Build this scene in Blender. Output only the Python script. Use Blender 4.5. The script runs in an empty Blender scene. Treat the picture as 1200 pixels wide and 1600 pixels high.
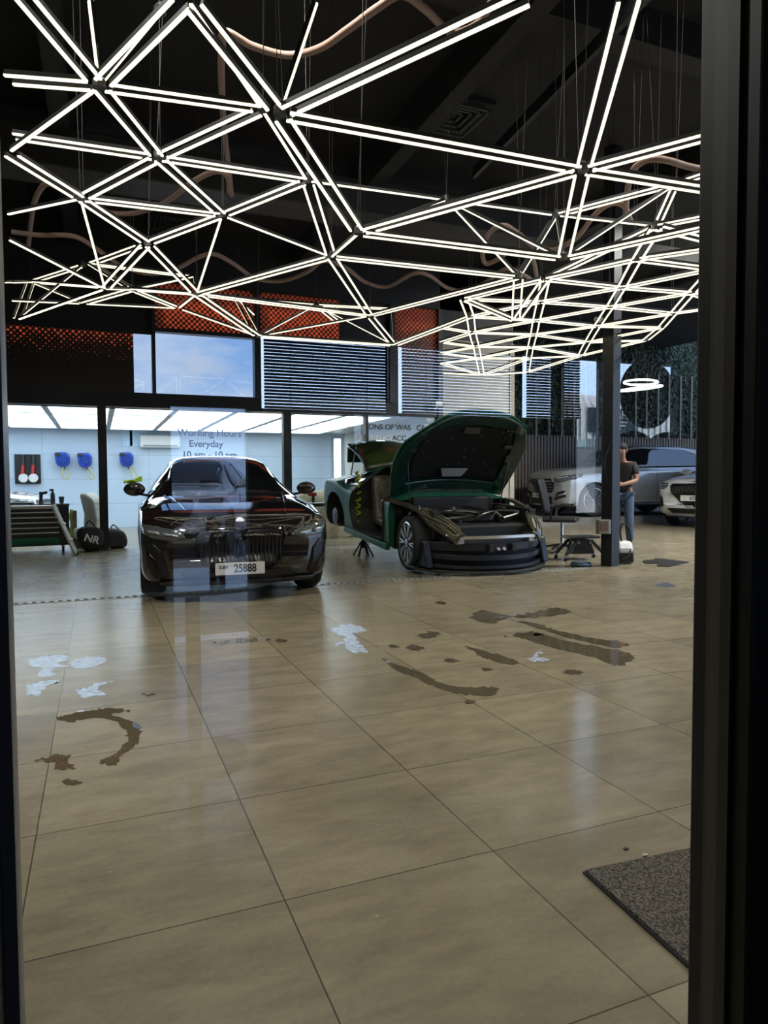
import bpy, bmesh, math, random
from mathutils import Vector, Matrix
from mathutils.bvhtree import BVHTree
random.seed(7)
C = bpy.context.scene.collection
scene = bpy.context.scene
R = math.radians
# ------------------------------------------------------------------ camera
CAM_H = 1.15
F_PX = 1090.0
YAW, PITCH, ROLL = R(22.3), R(2.52), R(0.3)
cam_d = bpy.data.cameras.new('camera'); cam = bpy.data.objects.new('camera', cam_d); C.objects.link(cam)
cam_d.sensor_fit = 'VERTICAL'; cam_d.sensor_height = 36; cam_d.lens = F_PX / 1600 * 36
cam_d.clip_start = .05; cam_d.clip_end = 400
fw = Vector((math.sin(YAW)*math.cos(PITCH), math.cos(YAW)*math.cos(PITCH), -math.sin(PITCH)))
rt = Vector((math.cos(YAW), -math.sin(YAW), 0)); up = rt.cross(fw)
rt2 = rt*math.cos(ROLL) - up*math.sin(ROLL); up2 = up*math.cos(ROLL) + rt*math.sin(ROLL)
M = Matrix((rt2, up2, -fw)).transposed().to_4x4(); M.translation = Vector((0, 0, CAM_H))
cam.matrix_world = M
scene.camera = cam
CP = Vector((0, 0, CAM_H))
def ray(px, py): return fw + rt2*((px-600)/F_PX) - up2*((py-800)/F_PX)
def PZ(px, py, z):
    d = ray(px, py); t = (z-CAM_H)/d.z; return CP + d*t
def PY(px, py, y):
    d = ray(px, py); return CP + d*(y/d.y)
def PX(px, py, x):
    d = ray(px, py); return CP + d*(x/d.x)
def PF(px, py, f): return CP + ray(px, py)*f
# ------------------------------------------------------------------ view
vs = scene.view_settings
vs.view_transform = 'Standard'; vs.look = 'None'; vs.gamma = 1; vs.exposure = 0.7
vs.use_curve_mapping = False
# ------------------------------------------------------------------ world: hazy blue sky with soft clouds, boosted behind the camera for the pane reflections
W = bpy.data.worlds.new('sky'); scene.world = W; W.use_nodes = True
nt = W.node_tree; nt.nodes.clear()
def wn(t, **k):
    n = nt.nodes.new(t)
    for a, b in k.items(): setattr(n, a, b)
    return n
tc = wn('ShaderNodeTexCoord'); sx = wn('ShaderNodeSeparateXYZ'); nt.links.new(tc.outputs['Generated'], sx.inputs[0])
mr = wn('ShaderNodeMapRange'); mr.inputs['From Min'].default_value = 0; mr.inputs['From Max'].default_value = .55
nt.links.new(sx.outputs['Z'], mr.inputs['Value'])
cr = wn('ShaderNodeMix', data_type='RGBA'); cr.inputs['A'].default_value = (.30, .50, .88, 1); cr.inputs['B'].default_value = (.15, .30, .64, 1)
nt.links.new(mr.outputs[0], cr.inputs['Factor'])
nz = wn('ShaderNodeTexNoise'); nz.inputs['Scale'].default_value = 3.4; nz.inputs['Detail'].default_value = 7; nz.inputs['Roughness'].default_value = .58
mp = wn('ShaderNodeMapping'); mp.inputs['Scale'].default_value = (1, 1, 3.0); mp.inputs['Location'].default_value = (.9, .3, .12)
nt.links.new(tc.outputs['Generated'], mp.inputs[0]); nt.links.new(mp.outputs[0], nz.inputs['Vector'])
cm = wn('ShaderNodeMapRange'); cm.inputs['From Min'].default_value = .47; cm.inputs['From Max'].default_value = .66
nt.links.new(nz.outputs['Fac'], cm.inputs['Value'])
mc = wn('ShaderNodeMix', data_type='RGBA'); mc.inputs['B'].default_value = (.62, .70, .88, 1)
nt.links.new(cm.outputs[0], mc.inputs['Factor']); nt.links.new(cr.outputs['Result'], mc.inputs['A'])
# one soft cumulus low in the sky behind the building
cv = ray(322, 574).normalized()
sb = wn('ShaderNodeVectorMath', operation='SUBTRACT'); nt.links.new(tc.outputs['Generated'], sb.inputs[0]); sb.inputs[1].default_value = cv
ml = wn('ShaderNodeVectorMath', operation='MULTIPLY'); nt.links.new(sb.outputs[0], ml.inputs[0]); ml.inputs[1].default_value = (1, 1, 2.4)
ln = wn('ShaderNodeVectorMath', operation='LENGTH'); nt.links.new(ml.outputs[0], ln.inputs[0])
cf = wn('ShaderNodeMapRange'); cf.inputs['From Min'].default_value = .012; cf.inputs['From Max'].default_value = .085; cf.inputs['To Min'].default_value = .62; cf.inputs['To Max'].default_value = -.35
nt.links.new(ln.outputs['Value'], cf.inputs['Value'])
cn = wn('ShaderNodeTexNoise'); cn.inputs['Scale'].default_value = 26; cn.inputs['Detail'].default_value = 6; nt.links.new(tc.outputs['Generated'], cn.inputs['Vector'])
ca = wn('ShaderNodeMath', operation='ADD'); nt.links.new(cf.outputs[0], ca.inputs[0]); nt.links.new(cn.outputs['Fac'], ca.inputs[1])
cs = wn('ShaderNodeMapRange'); cs.inputs['From Min'].default_value = .62; cs.inputs['From Max'].default_value = 1.15; cs.inputs['To Max'].default_value = .8; nt.links.new(ca.outputs[0], cs.inputs['Value'])
m2 = wn('ShaderNodeMix', data_type='RGBA'); m2.inputs['B'].default_value = (.55, .62, .78, 1); nt.links.new(cs.outputs[0], m2.inputs['Factor']); nt.links.new(mc.outputs['Result'], m2.inputs['A'])
mc = m2
gl = wn('ShaderNodeMapRange'); gl.inputs['From Min'].default_value = .1; gl.inputs['From Max'].default_value = -1; gl.inputs['To Min'].default_value = 1; gl.inputs['To Max'].default_value = 4.6
nt.links.new(sx.outputs['Y'], gl.inputs['Value'])
hz = wn('ShaderNodeMapRange'); hz.inputs['From Min'].default_value = .1; hz.inputs['From Max'].default_value = -1; hz.inputs['To Max'].default_value = .75
nt.links.new(sx.outputs['Y'], hz.inputs['Value'])
mh = wn('ShaderNodeMix', data_type='RGBA'); mh.inputs['B'].default_value = (.46, .58, .78, 1)
nt.links.new(hz.outputs[0], mh.inputs['Factor']); nt.links.new(mc.outputs['Result'], mh.inputs['A'])
bg = wn('ShaderNodeBackground'); nt.links.new(mh.outputs['Result'], bg.inputs['Color']); nt.links.new(gl.outputs[0], bg.inputs['Strength'])
wo = wn('ShaderNodeOutputWorld'); nt.links.new(bg.outputs[0], wo.inputs[0])
# sun
sd = bpy.data.lights.new('sun', 'SUN'); sd.energy = 4.6; sd.color = (1, .95, .86); sd.angle = R(.6)
so = bpy.data.objects.new('sun', sd); C.objects.link(so)
so.rotation_euler = Vector((-.9, .5, 1.2)).to_track_quat('Z', 'Y').to_euler()
# unseen fill lamps added to brighten the bay (fittings built with the ceiling)
FILL_LAMPS = [(-1.6, 4.4), (1.0, 4.3), (3.6, 4.1), (6.4, 2.9), (9.4, 6.4), (11.0, 8.1)]
for i, (x, y) in enumerate(FILL_LAMPS):
    ld = bpy.data.lights.new('fill_lamp', 'AREA'); ld.shape = 'DISK'; ld.size = .34; ld.energy = 95; ld.color = (1, .96, .87); ld.spread = R(150)
    lo = bpy.data.objects.new('fill_lamp', ld); C.objects.link(lo); lo.location = (x, y, 5.36)
    if x > 9: ld.energy = 420 if x < 10 else 1000
    if x > 10: lo.rotation_euler = (Vector((x, y, 5.36))-Vector((13.3, 13.2, .6))).to_track_quat('Z', 'Y').to_euler()   # tilted towards the white car
# ------------------------------------------------------------------ materials
MATS = {}
def mat(name, col=(.5, .5, .5), rough=.5, metal=0, emit=None, es=0, coat=0, spec=None, trans=0, alpha=1, noise=0, nscale=20, bump=0, sheen=0):
    if name in MATS: return MATS[name]
    m = bpy.data.materials.new(name); m.use_nodes = True; MATS[name] = m
    n = m.node_tree.nodes; l = m.node_tree.links; b = n['Principled BSDF']
    b.inputs['Base Color'].default_value = (*col, 1); b.inputs['Roughness'].default_value = rough; b.inputs['Metallic'].default_value = metal
    if coat: b.inputs['Coat Weight'].default_value = coat; b.inputs['Coat Roughness'].default_value = .02
    if spec is not None: b.inputs['Specular IOR Level'].default_value = spec
    if emit: b.inputs['Emission Color'].default_value = (*emit, 1); b.inputs['Emission Strength'].default_value = es
    if trans: b.inputs['Transmission Weight'].default_value = trans
    if sheen: b.inputs['Sheen Weight'].default_value = sheen
    if noise or bump:
        t = n.new('ShaderNodeTexCoord'); z = n.new('ShaderNodeTexNoise'); z.inputs['Scale'].default_value = nscale; z.inputs['Detail'].default_value = 5
        l.new(t.outputs['Object'], z.inputs['Vector'])
        if noise:
            r = n.new('ShaderNodeMapRange'); r.inputs['From Min'].default_value = .3; r.inputs['From Max'].default_value = .7
            r.inputs['To Min'].default_value = 1-noise; r.inputs['To Max'].default_value = 1+noise
            l.new(z.outputs['Fac'], r.inputs['Value'])
            x = n.new('ShaderNodeVectorMath'); x.operation = 'SCALE'; x.inputs[0].default_value = col; l.new(r.outputs[0], x.inputs['Scale'])
            l.new(x.outputs[0], b.inputs['Base Color'])
        if bump:
            u = n.new('ShaderNodeBump'); u.inputs['Strength'].default_value = bump; u.inputs['Distance'].default_value = .01
            l.new(z.outputs['Fac'], u.inputs['Height']); l.new(u.outputs[0], b.inputs['Normal'])
    return m
def glass_thin(name, base=.04, mul=1.0, tint=(1, 1, 1)):
    m = bpy.data.materials.new(name); m.use_nodes = True; n = m.node_tree.nodes; l = m.node_tree.links; n.clear(); MATS[name] = m
    o = n.new('ShaderNodeOutputMaterial'); t = n.new('ShaderNodeBsdfTransparent'); t.inputs[0].default_value = (*tint, 1)
    g = n.new('ShaderNodeBsdfGlossy'); g.inputs['Roughness'].default_value = 0.0
    f = n.new('ShaderNodeFresnel'); f.inputs[0].default_value = 1.5
    # the back face of a single sheet must behave like its front
    geo = n.new('ShaderNodeNewGeometry'); io = n.new('ShaderNodeMapRange'); io.inputs['To Min'].default_value = 1.5; io.inputs['To Max'].default_value = 1/1.5
    l.new(geo.outputs['Backfacing'], io.inputs['Value']); l.new(io.outputs[0], f.inputs[0])
    a = n.new('ShaderNodeMath'); a.operation = 'MULTIPLY_ADD'; a.inputs[1].default_value = mul; a.inputs[2].default_value = base; a.use_clamp = True
    l.new(f.outputs[0], a.inputs[0]); x = n.new('ShaderNodeMixShader'); l.new(a.outputs[0], x.inputs[0]); l.new(t.outputs[0], x.inputs[1]); l.new(g.outputs[0], x.inputs[2])
    l.new(x.outputs[0], o.inputs[0]); return m
# ------------------------------------------------------------------ mesh building
class MB:
    def __init__(s): s.v = []; s.f = []; s.m = []
    def add(s, vs, fs, mi=0):
        b = len(s.v); s.v += [tuple(v) for v in vs]
        for f in fs: s.f.append(tuple(b+i for i in f)); s.m.append(mi)
        return s
    def box(s, x0, x1, y0, y1, z0, z1, mi=0, rot=None, about=None):
        vs = [Vector((x, y, z)) for z in (z0, z1) for y in (y0, y1) for x in (x0, x1)]
        if rot is not None:
            c = Vector(about) if about is not None else Vector(((x0+x1)/2, (y0+y1)/2, (z0+z1)/2))
            vs = [c + rot @ (v-c) for v in vs]
        return s.add(vs, [(0, 2, 3, 1), (4, 5, 7, 6), (0, 1, 5, 4), (2, 6, 7, 3), (0, 4, 6, 2), (1, 3, 7, 5)], mi)
    def bar(s, a, b, w, h, mi=0, upv=(0, 0, 1), off=0, offz=0):
        a, b = Vector(a), Vector(b); d = (b-a).normalized(); u = Vector(upv)
        sd_ = d.cross(u)
        if sd_.length < 1e-4: sd_ = d.cross(Vector((1, 0, 0)))
        sd_.normalize(); u = sd_.cross(d).normalized()
        a = a + sd_*off + u*offz; b = b + sd_*off + u*offz
        vs = [p + sd_*(w/2*i) + u*(h/2*j) for p in (a, b) for i, j in ((-1, -1), (1, -1), (1, 1), (-1, 1))]
        return s.add(vs, [(0, 3, 2, 1), (4, 5, 6, 7), (0, 1, 5, 4), (1, 2, 6, 5), (2, 3, 7, 6), (3, 0, 4, 7)], mi)
    def tube(s, pts, r, n=10, mi=0, closed=False, ridge=0):
        pts = [Vector(p) for p in pts]; N = len(pts); rings = []; prev = None
        for i, p in enumerate(pts):
            if closed: d = (pts[(i+1) % N]-pts[i-1])
            else: d = pts[min(i+1, N-1)]-pts[max(i-1, 0)]
            d.normalize()
            if prev is None:
                a = d.cross(Vector((0, 0, 1)));
                if a.length < .01: a = d.cross(Vector((1, 0, 0)))
            else: a = prev - d*prev.dot(d)
            a.normalize(); prev = a; b = d.cross(a)
            rr = r[i] if isinstance(r, (list, tuple)) else r
            if ridge and i % 2: rr *= (1-ridge)
            rings.append([p + (a*math.cos(t*2*math.pi/n)+b*math.sin(t*2*math.pi/n))*rr for t in range(n)])
        vs = [v for g in rings for v in g]; fs = []
        for i in range(N if closed else N-1):
            j = (i+1) % N
            for k in range(n):
                k2 = (k+1) % n; fs.append((i*n+k, i*n+k2, j*n+k2, j*n+k))
        if not closed: fs.append(tuple(range(n-1, -1, -1))); fs.append(tuple((N-1)*n+k for k in range(n)))
        return s.add(vs, fs, mi)
    def lathe(s, prof, c=(0, 0, 0), axis='Z', n=28, mi=0):
        vs = []; fs = []; c = Vector(c)
        for (r, h) in prof:
            for k in range(n):
                a = 2*math.pi*k/n; x, y = r*math.cos(a), r*math.sin(a)
                v = {'Z': (x, y, h), 'X': (h, x, y), 'Y': (x, h, y)}[axis]; vs.append(c+Vector(v))
        for i in range(len(prof)-1):
            for k in range(n):
                k2 = (k+1) % n; fs.append((i*n+k, i*n+k2, (i+1)*n+k2, (i+1)*n+k))
        if prof[0][0] > 1e-5: fs.append(tuple(range(n-1, -1, -1)))
        if prof[-1][0] > 1e-5: fs.append(tuple((len(prof)-1)*n+k for k in range(n)))
        return s.add(vs, fs, mi)
    def ball(s, c, r, n=14, mi=0, sc=(1, 1, 1)):
        prof = [(max(1e-6, math.sin(math.pi*i/n)), -math.cos(math.pi*i/n)) for i in range(n+1)]
        t = MB(); t.lathe(prof, n=n*2)
        return s.add([Vector(c)+Vector((v[0]*r*sc[0], v[1]*r*sc[1], v[2]*r*sc[2])) for v in t.v], t.f, mi)
    def prism(s, poly, axis, a, b, mi=0):
        n = len(poly)
        def P(p, h): return {'X': (h, p[0], p[1]), 'Y': (p[0], h, p[1]), 'Z': (p[0], p[1], h)}[axis]
        vs = [P(p, a) for p in poly]+[P(p, b) for p in poly]
        fs = [tuple(range(n)), tuple(range(2*n-1, n-1, -1))]+[(i, i+n, (i+1) % n+n, (i+1) % n) for i in range(n)]
        return s.add(vs, fs, mi)
    def xf(s, mtx): s.v = [tuple(mtx @ Vector(v)) for v in s.v]; return s
    def build(s, name, mats, parent=None, smooth=False, bevel=0, weld=False, sub=0, fixn=True):
        me = bpy.data.meshes.new(name); me.from_pydata(s.v, [], s.f)
        if not isinstance(mats, (list, tuple)): mats = [mats]
        for m in mats: me.materials.append(m)
        me.polygons.foreach_set('material_index', s.m)
        bm = bmesh.new(); bm.from_mesh(me)
        if weld: bmesh.ops.remove_doubles(bm, verts=bm.verts, dist=1e-5)
        if fixn: bmesh.ops.recalc_face_normals(bm, faces=bm.faces)
        bm.to_mesh(me); bm.free()
        if smooth:
            me.polygons.foreach_set('use_smooth', [True]*len(me.polygons)); me.set_sharp_from_angle(angle=R(smooth if smooth is not True else 40))
        o = bpy.data.objects.new(name, me); C.objects.link(o)
        if parent: o.parent = parent
        if bevel: b = o.modifiers.new('bevel', 'BEVEL'); b.width = bevel; b.segments = 2; b.limit_method = 'ANGLE'
        if sub: b = o.modifiers.new('sub', 'SUBSURF'); b.levels = sub; b.render_levels = sub
        return o
def tag(o, label=None, cat=None, group=None, kind=None):
    if label: o['label'] = label
    if cat: o['category'] = cat
    if group: o['group'] = group
    if kind: o['kind'] = kind
    return o
def thing(name, label, cat, loc=(0, 0, 0), rz=0, group=None):
    o = bpy.data.objects.new(name, None); C.objects.link(o); o.location = loc; o.rotation_euler = (0, 0, rz); o.empty_display_size = .1
    return tag(o, label, cat, group)
def struct(name, mb, m, label=None, **k): return tag(mb.build(name, m, **k), label, None, None, 'structure')
def bx(*a): return MB().box(*a)
def copy_tree(o, parent=None):
    c = o.copy(); C.objects.link(c)
    if parent: c.parent = parent
    for ch in o.children: copy_tree(ch, c)
    return c
def spline(pts, n=8):
    pts = [Vector(p) for p in pts]; out = []
    for i in range(len(pts)-1):
        p0 = pts[max(i-1, 0)]; p1 = pts[i]; p2 = pts[i+1]; p3 = pts[min(i+2, len(pts)-1)]
        for k in range(n):
            t = k/n; out.append(.5*((2*p1)+(p2-p0)*t+(2*p0-5*p1+4*p2-p3)*t*t+(3*p1-p0-3*p2+p3)*t**3))
    out.append(pts[-1]); return out
def text_mesh(name, s, size, m, loc, rot, parent=None, ext=.001, align='CENTER', sx=1, bold=0):
    cu = bpy.data.curves.new('t', 'FONT'); cu.body = s; cu.size = size; cu.extrude = ext; cu.align_x = align; cu.align_y = 'CENTER'; cu.offset = bold
    t = bpy.data.objects.new('t', cu); C.objects.link(t); dg = bpy.context.evaluated_depsgraph_get()
    me = bpy.data.meshes.new_from_object(t.evaluated_get(dg)); bpy.data.objects.remove(t); bpy.data.curves.remove(cu)
    me.materials.clear(); me.materials.append(m); me.name = name
    o = bpy.data.objects.new(name, me); C.objects.link(o); o.location = loc; o.rotation_euler = rot; o.scale = (sx, 1, 1)
    if parent: o.parent = parent
    return o
# ================================================================== MATERIALS
black = mat('black_paint', (.012, .012, .013), .45)
ceil_m = mat('ceiling_black', (.013, .012, .012), .8, noise=.4, nscale=2)
steel_b = mat('dark_steel', (.03, .028, .027), .4)
frame_m = mat('door_frame_black', (.010, .010, .012), .35)
plast_b = mat('black_plastic', (.018, .018, .02), .35)
rubber = mat('rubber', (.012, .012, .012), .75)
chrome = mat('chrome', (.75, .76, .78), .12, 1)
alu = mat('aluminium', (.62, .63, .64), .3, .9)
white_p = mat('white_plastic', (.75, .75, .74), .4)
white_w = mat('wash_wall_white', (.62, .70, .82), .35, noise=.04, nscale=3)
beige_w = mat('beige_plaster', (.36, .33, .27), .7, noise=.08, nscale=4)
# floor: large square stone tiles
def floor_material():
    m = bpy.data.materials.new('stone_tile_floor'); m.use_nodes = True; n = m.node_tree.nodes; l = m.node_tree.links; b = n['Principled BSDF']
    def nd(t, **k):
        x = n.new(t)
        for a, v in k.items(): setattr(x, a, v)
        return x
    def mth(op, a, b_=None, c=None, clamp=False):
        x = nd('ShaderNodeMath', operation=op, use_clamp=clamp)
        for i, q in enumerate((a, b_, c)):
            if q is None: continue
            if isinstance(q, (int, float)): x.inputs[i].default_value = q
            else: l.new(q, x.inputs[i])
        return x.outputs[0]
    g = nd('ShaderNodeTexCoord'); s = nd('ShaderNodeSeparateXYZ'); l.new(g.outputs['Object'], s.inputs[0])
    T = .662
    u = mth('DIVIDE', mth('SUBTRACT', s.outputs['X'], .452), T); v = mth('DIVIDE', mth('SUBTRACT', s.outputs['Y'], 1.836), T)
    du = mth('ABSOLUTE', mth('SUBTRACT', mth('FRACT', mth('ADD', u, .5)), .5)); dv = mth('ABSOLUTE', mth('SUBTRACT', mth('FRACT', mth('ADD', v, .5)), .5))
    dmin = mth('MINIMUM', du, dv); grout = mth('LESS_THAN', dmin, .0034)
    cb = nd('ShaderNodeCombineXYZ'); l.new(mth('FLOOR', u), cb.inputs[0]); l.new(mth('FLOOR', v), cb.inputs[1])
    wn_ = nd('ShaderNodeTexWhiteNoise'); l.new(cb.outputs[0], wn_.inputs['Vector'])
    off = nd('ShaderNodeVectorMath', operation='MULTIPLY_ADD'); l.new(wn_.outputs['Color'], off.inputs[0]); off.inputs[1].default_value = (13, 13, 13); l.new(g.outputs['Object'], off.inputs[2])
    mp_ = nd('ShaderNodeMapping'); mp_.inputs['Scale'].default_value = (.9, 2.2, 1); l.new(off.outputs[0], mp_.inputs[0])
    n1 = nd('ShaderNodeTexNoise'); n1.inputs['Scale'].default_value = 4.2; n1.inputs['Detail'].default_value = 8; n1.inputs['Roughness'].default_value = .62; n1.inputs['Distortion'].default_value = .25; l.new(mp_.outputs[0], n1.inputs['Vector'])
    n2 = nd('ShaderNodeTexNoise'); n2.inputs['Scale'].default_value = 60; n2.inputs['Detail'].default_value = 4; l.new(g.outputs['Object'], n2.inputs['Vector'])
    r1 = nd('ShaderNodeValToRGB'); e = r1.color_ramp.elements; e[0].position = .30; e[0].color = (.19, .155, .102, 1); e[1].position = .80; e[1].color = (.325, .272, .180, 1)
    l.new(n1.outputs['Fac'], r1.inputs[0])
    k = mth('ADD', mth('MULTIPLY', wn_.outputs['Value'], .22), .86); k = mth('MULTIPLY', k, mth('ADD', mth('MULTIPLY', n2.outputs['Fac'], .3), .85))
    k = mth('MULTIPLY', k, mth('SUBTRACT', 1, mth('MULTIPLY', grout, .72)))
    sc = nd('ShaderNodeVectorMath', operation='SCALE'); l.new(r1.outputs[0], sc.inputs[0]); l.new(k, sc.inputs['Scale']); l.new(sc.outputs[0], b.inputs['Base Color'])
    l.new(mth('ADD', mth('MULTIPLY', n2.outputs['Fac'], .06), .23), b.inputs['Roughness'])
    b.inputs['Specular IOR Level'].default_value = .5
    bp = nd('ShaderNodeBump'); bp.inputs['Strength'].default_value = .25; bp.inputs['Distance'].default_value = .002
    l.new(mth('SUBTRACT', mth('MULTIPLY', n2.outputs['Fac'], .5), grout), bp.inputs['Height']); l.new(bp.outputs[0], b.inputs['Normal'])
    return m
floor_m = floor_material()
# halftone dotted film on the upper glazing, orange dots let daylight through
def film_material(name, z_hi, z_lo, rmax=.46, cut=0.0):
    m = bpy.data.materials.new(name); m.use_nodes = True; n = m.node_tree.nodes; l = m.node_tree.links; n.clear()
    def mth(op, a, b_=None, c=None, clamp=False):
        x = n.new('ShaderNodeMath'); x.operation = op; x.use_clamp = clamp
        for i, q in enumerate((a, b_, c)):
            if q is None: continue
            if isinstance(q, (int, float)): x.inputs[i].default_value = q
            else: l.new(q, x.inputs[i])
        return x.outputs[0]
    g = n.new('ShaderNodeTexCoord'); s = n.new('ShaderNodeSeparateXYZ'); l.new(g.outputs['Object'], s.inputs[0])
    S = .092
    a = mth('DIVIDE', mth('ADD', s.outputs['X'], s.outputs['Z']), S); b = mth('DIVIDE', mth('SUBTRACT', s.outputs['X'], s.outputs['Z']), S)
    fa = mth('SUBTRACT', mth('FRACT', a), .5); fb = mth('SUBTRACT', mth('FRACT', b), .5)
    d = mth('SQRT', mth('ADD', mth('MULTIPLY', fa, fa), mth('MULTIPLY', fb, fb)))
    cb = n.new('ShaderNodeCombineXYZ'); l.new(mth('FLOOR', a), cb.inputs[0]); l.new(mth('FLOOR', b), cb.inputs[1])
    w = n.new('ShaderNodeTexWhiteNoise'); l.new(cb.outputs[0], w.inputs['Vector'])
    mr_ = n.new('ShaderNodeMapRange'); mr_.inputs['From Min'].default_value = z_lo; mr_.inputs['From Max'].default_value = z_hi; mr_.inputs['To Min'].default_value = -.25; mr_.inputs['To Max'].default_value = rmax
    l.new(s.outputs['Z'], mr_.inputs['Value'])
    r = mth('SUBTRACT', mth('MINIMUM', mr_.outputs[0], rmax), mth('MULTIPLY', mth('MULTIPLY', w.outputs['Value'], mth('SUBTRACT', rmax+.12, mr_.outputs[0])), .55))
    dot = mth('LESS_THAN', d, r)
    o = n.new('ShaderNodeOutputMaterial'); x = n.new('ShaderNodeMixShader'); l.new(dot, x.inputs[0])
    p = n.new('ShaderNodeBsdfPrincipled'); p.inputs['Base Color'].default_value = (.030, .020, .016, 1); p.inputs['Roughness'].default_value = .5
    t = n.new('ShaderNodeBsdfTranslucent'); t.inputs[0].default_value = (1.0, .36, .20, 1)
    q = n.new('ShaderNodeBsdfPrincipled'); q.inputs['Base Color'].default_value = (.75, .16, .07, 1); q.inputs['Roughness'].default_value = .5
    y = n.new('ShaderNodeMixShader'); y.inputs[0].default_value = .15; l.new(t.outputs[0], y.inputs[1]); l.new(q.outputs[0], y.inputs[2])
    l.new(p.outputs[0], x.inputs[1]); l.new(y.outputs[0], x.inputs[2]); l.new(x.outputs[0], o.inputs[0]); return m
pane_m = glass_thin('office_pane_glass', .11, 1.7, (.93, .95, .96))
clear_m = glass_thin('clear_glass', .01, .8, (.97, .985, .985))
# ================================================================== SHELL
WY = 12.8          # rear wall plane of the bay
PYN = .70          # glazed partition the camera looks through
HC = 5.5
xF_ = PY(800, 700, 12.8).x
floor = struct('floor', bx(-3.2, 24, PYN-.12, WY+.1, -.12, 0).box(xF_+.1, 24, WY+.1, 14.7, -.12, 0).box(-3.2, 6.62, WY+.1, 19.2, -.12, 0.0), floor_m)
struct('ceiling', bx(-3.2, 17.5, PYN-.12, WY+.25, HC, HC+.15).box(xF_, 17.5, WY+.25, 19.4, HC, HC+.15), ceil_m)
struct('wall_left', bx(-3.35, -3.2, PYN-.1, WY, 0, HC), mat('charcoal_wall', (.04, .038, .036), .7, noise=.2, nscale=2))
def wx(px, py=700): return PY(px, py, WY).x
def wz(px, py): return PY(px, py, WY).z
xA = wx(212); xB = wx(243); xC = wx(403); xD = wx(612); xE = wx(688); xF = wx(800)
zB1, zB0 = wz(157, 611), wz(157, 634)       # header beam
zW1 = wz(320, 520)                          # window head
# rear wall: pieces round the openings
rw = MB()
rw.box(-3.2, xF-.0, WY, WY+.2, wz(400, 455), HC)
rw.box(-3.2, xE, WY, WY+.2, zB0, zB1)
struct('wall_rear_upper', rw, mat('rear_wall_black', (.02, .018, .017), .6))
struct('wall_rear_beige', bx(xE, xF, WY, WY+.22, 0, wz(700, 530)).box(xF-.07, xF+.04, WY-.03, WY, 0, wz(700, 530)), beige_w)
struct('wall_rear_beige_top', bx(xE, xF, WY, WY+.22, wz(700, 530), HC), mat('rear_wall_black'))
struct('wall_bay_side', bx(xF, xF+.15, WY+.22, 19.3, 0, HC), beige_w)
# film panels
zt = wz(400, 455)
fl = film_material('halftone_film_left', wz(100, 500), wz(100, 625))
f2 = film_material('halftone_film_top', wz(400, 470)-.2, wz(400, 520)-6)
f3 = film_material('halftone_film_right', wz(650, 500), wz(650, 690))
f4 = film_material('halftone_film_dark', wz(400, 380), wz(400, 470))
struct('trim_film_left', bx(-3.2, xA, WY+.06, WY+.075, zB1, wz(110, 513)), fl)
struct('trim_film_left_top', bx(-3.2, xB, WY+.06, WY+.075, wz(110, 513), zt), mat('rear_wall_black'))
struct('trim_film_centre', bx(xB, wx(533), WY+.06, WY+.075, zW1, zt), f2)
struct('trim_film_centre_dark', bx(wx(533), xD, WY+.06, WY+.075, zW1, zt), mat('rear_wall_black'))
struct('trim_film_right', bx(xD, xE, WY+.06, WY+.075, zB1, zt), f3)
# window frames
def post(px, w=.1, z0=0, z1=zt, name='trim_post'):
    x = wx(px); return struct(name, bx(x-w/2, x+w/2, WY-.03, WY+.17, z0, z1), steel_b)
struct('window_1', bx(xA, xB, WY+.08, WY+.09, zB1, zW1), clear_m)
struct('window_2', bx(xB+.05, xC-.04, WY+.08, WY+.09, zB1, zW1), clear_m)
struct('window_3', bx(xC+.05, xD-.05, WY+.08, WY+.09, zB1, zW1), mat('dark_tinted_glazing', (.01, .012, .02), .05))
post(243, .06, zB1); post(404, .11, zB1); post(613, .11, zB1); post(688, .10, zB0, zt)
struct('trim_window_head', bx(xB, xC, WY-.02, WY+.15, zW1-.04, zW1+.03), steel_b)
# wash bay glazing: three black posts to the floor, glass panes between
pp = [wx(-60), wx(160), wx(449), wx(571), wx(686)]
for i, (p, w) in enumerate(((160, .14), (449, .15), (573, .06), (687, .12))):
    x = wx(p); struct('trim_post', bx(x-w/2, x+w/2, WY-.03, WY+.12, 0, zB0), black)
for i in range(4):
    struct('window_%d' % (i+4), bx(pp[i]+.08, pp[i+1]-.08, WY+.04, WY+.05, .05, zB0), clear_m)
# wash room
WX1 = 6.62; WYB = 19.15; WZC = zB0+.02
def tiled(name, col, sx_, sz_, horiz='X'):
    m = bpy.data.materials.new(name); m.use_nodes = True; n = m.node_tree.nodes; l = m.node_tree.links; b = n['Principled BSDF']
    g = n.new('ShaderNodeTexCoord'); mp_ = n.new('ShaderNodeMapping'); l.new(g.outputs['Object'], mp_.inputs[0])
    mp_.inputs['Rotation'].default_value = (R(90), 0, 0)
    br = n.new('ShaderNodeTexBrick'); br.offset = 0; br.inputs['Scale'].default_value = 1; br.inputs['Brick Width'].default_value = sx_; br.inputs['Row Height'].default_value = sz_
    br.inputs['Mortar Size'].default_value = .008; br.inputs['Color1'].default_value = (*col, 1); br.inputs['Color2'].default_value = tuple(c*.97 for c in col)+(1,); br.inputs['Mortar'].default_value = tuple(c*.72 for c in col)+(1,)
    l.new(mp_.outputs[0], br.inputs['Vector']); l.new(br.outputs['Color'], b.inputs['Base Color']); b.inputs['Roughness'].default_value = .3; return m
struct('wall_wash_back', bx(-3.2, WX1, WYB, WYB+.1, 0, 3), tiled('white_wash_tiles', (.55, .66, .80), 1.25, .62))
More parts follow.
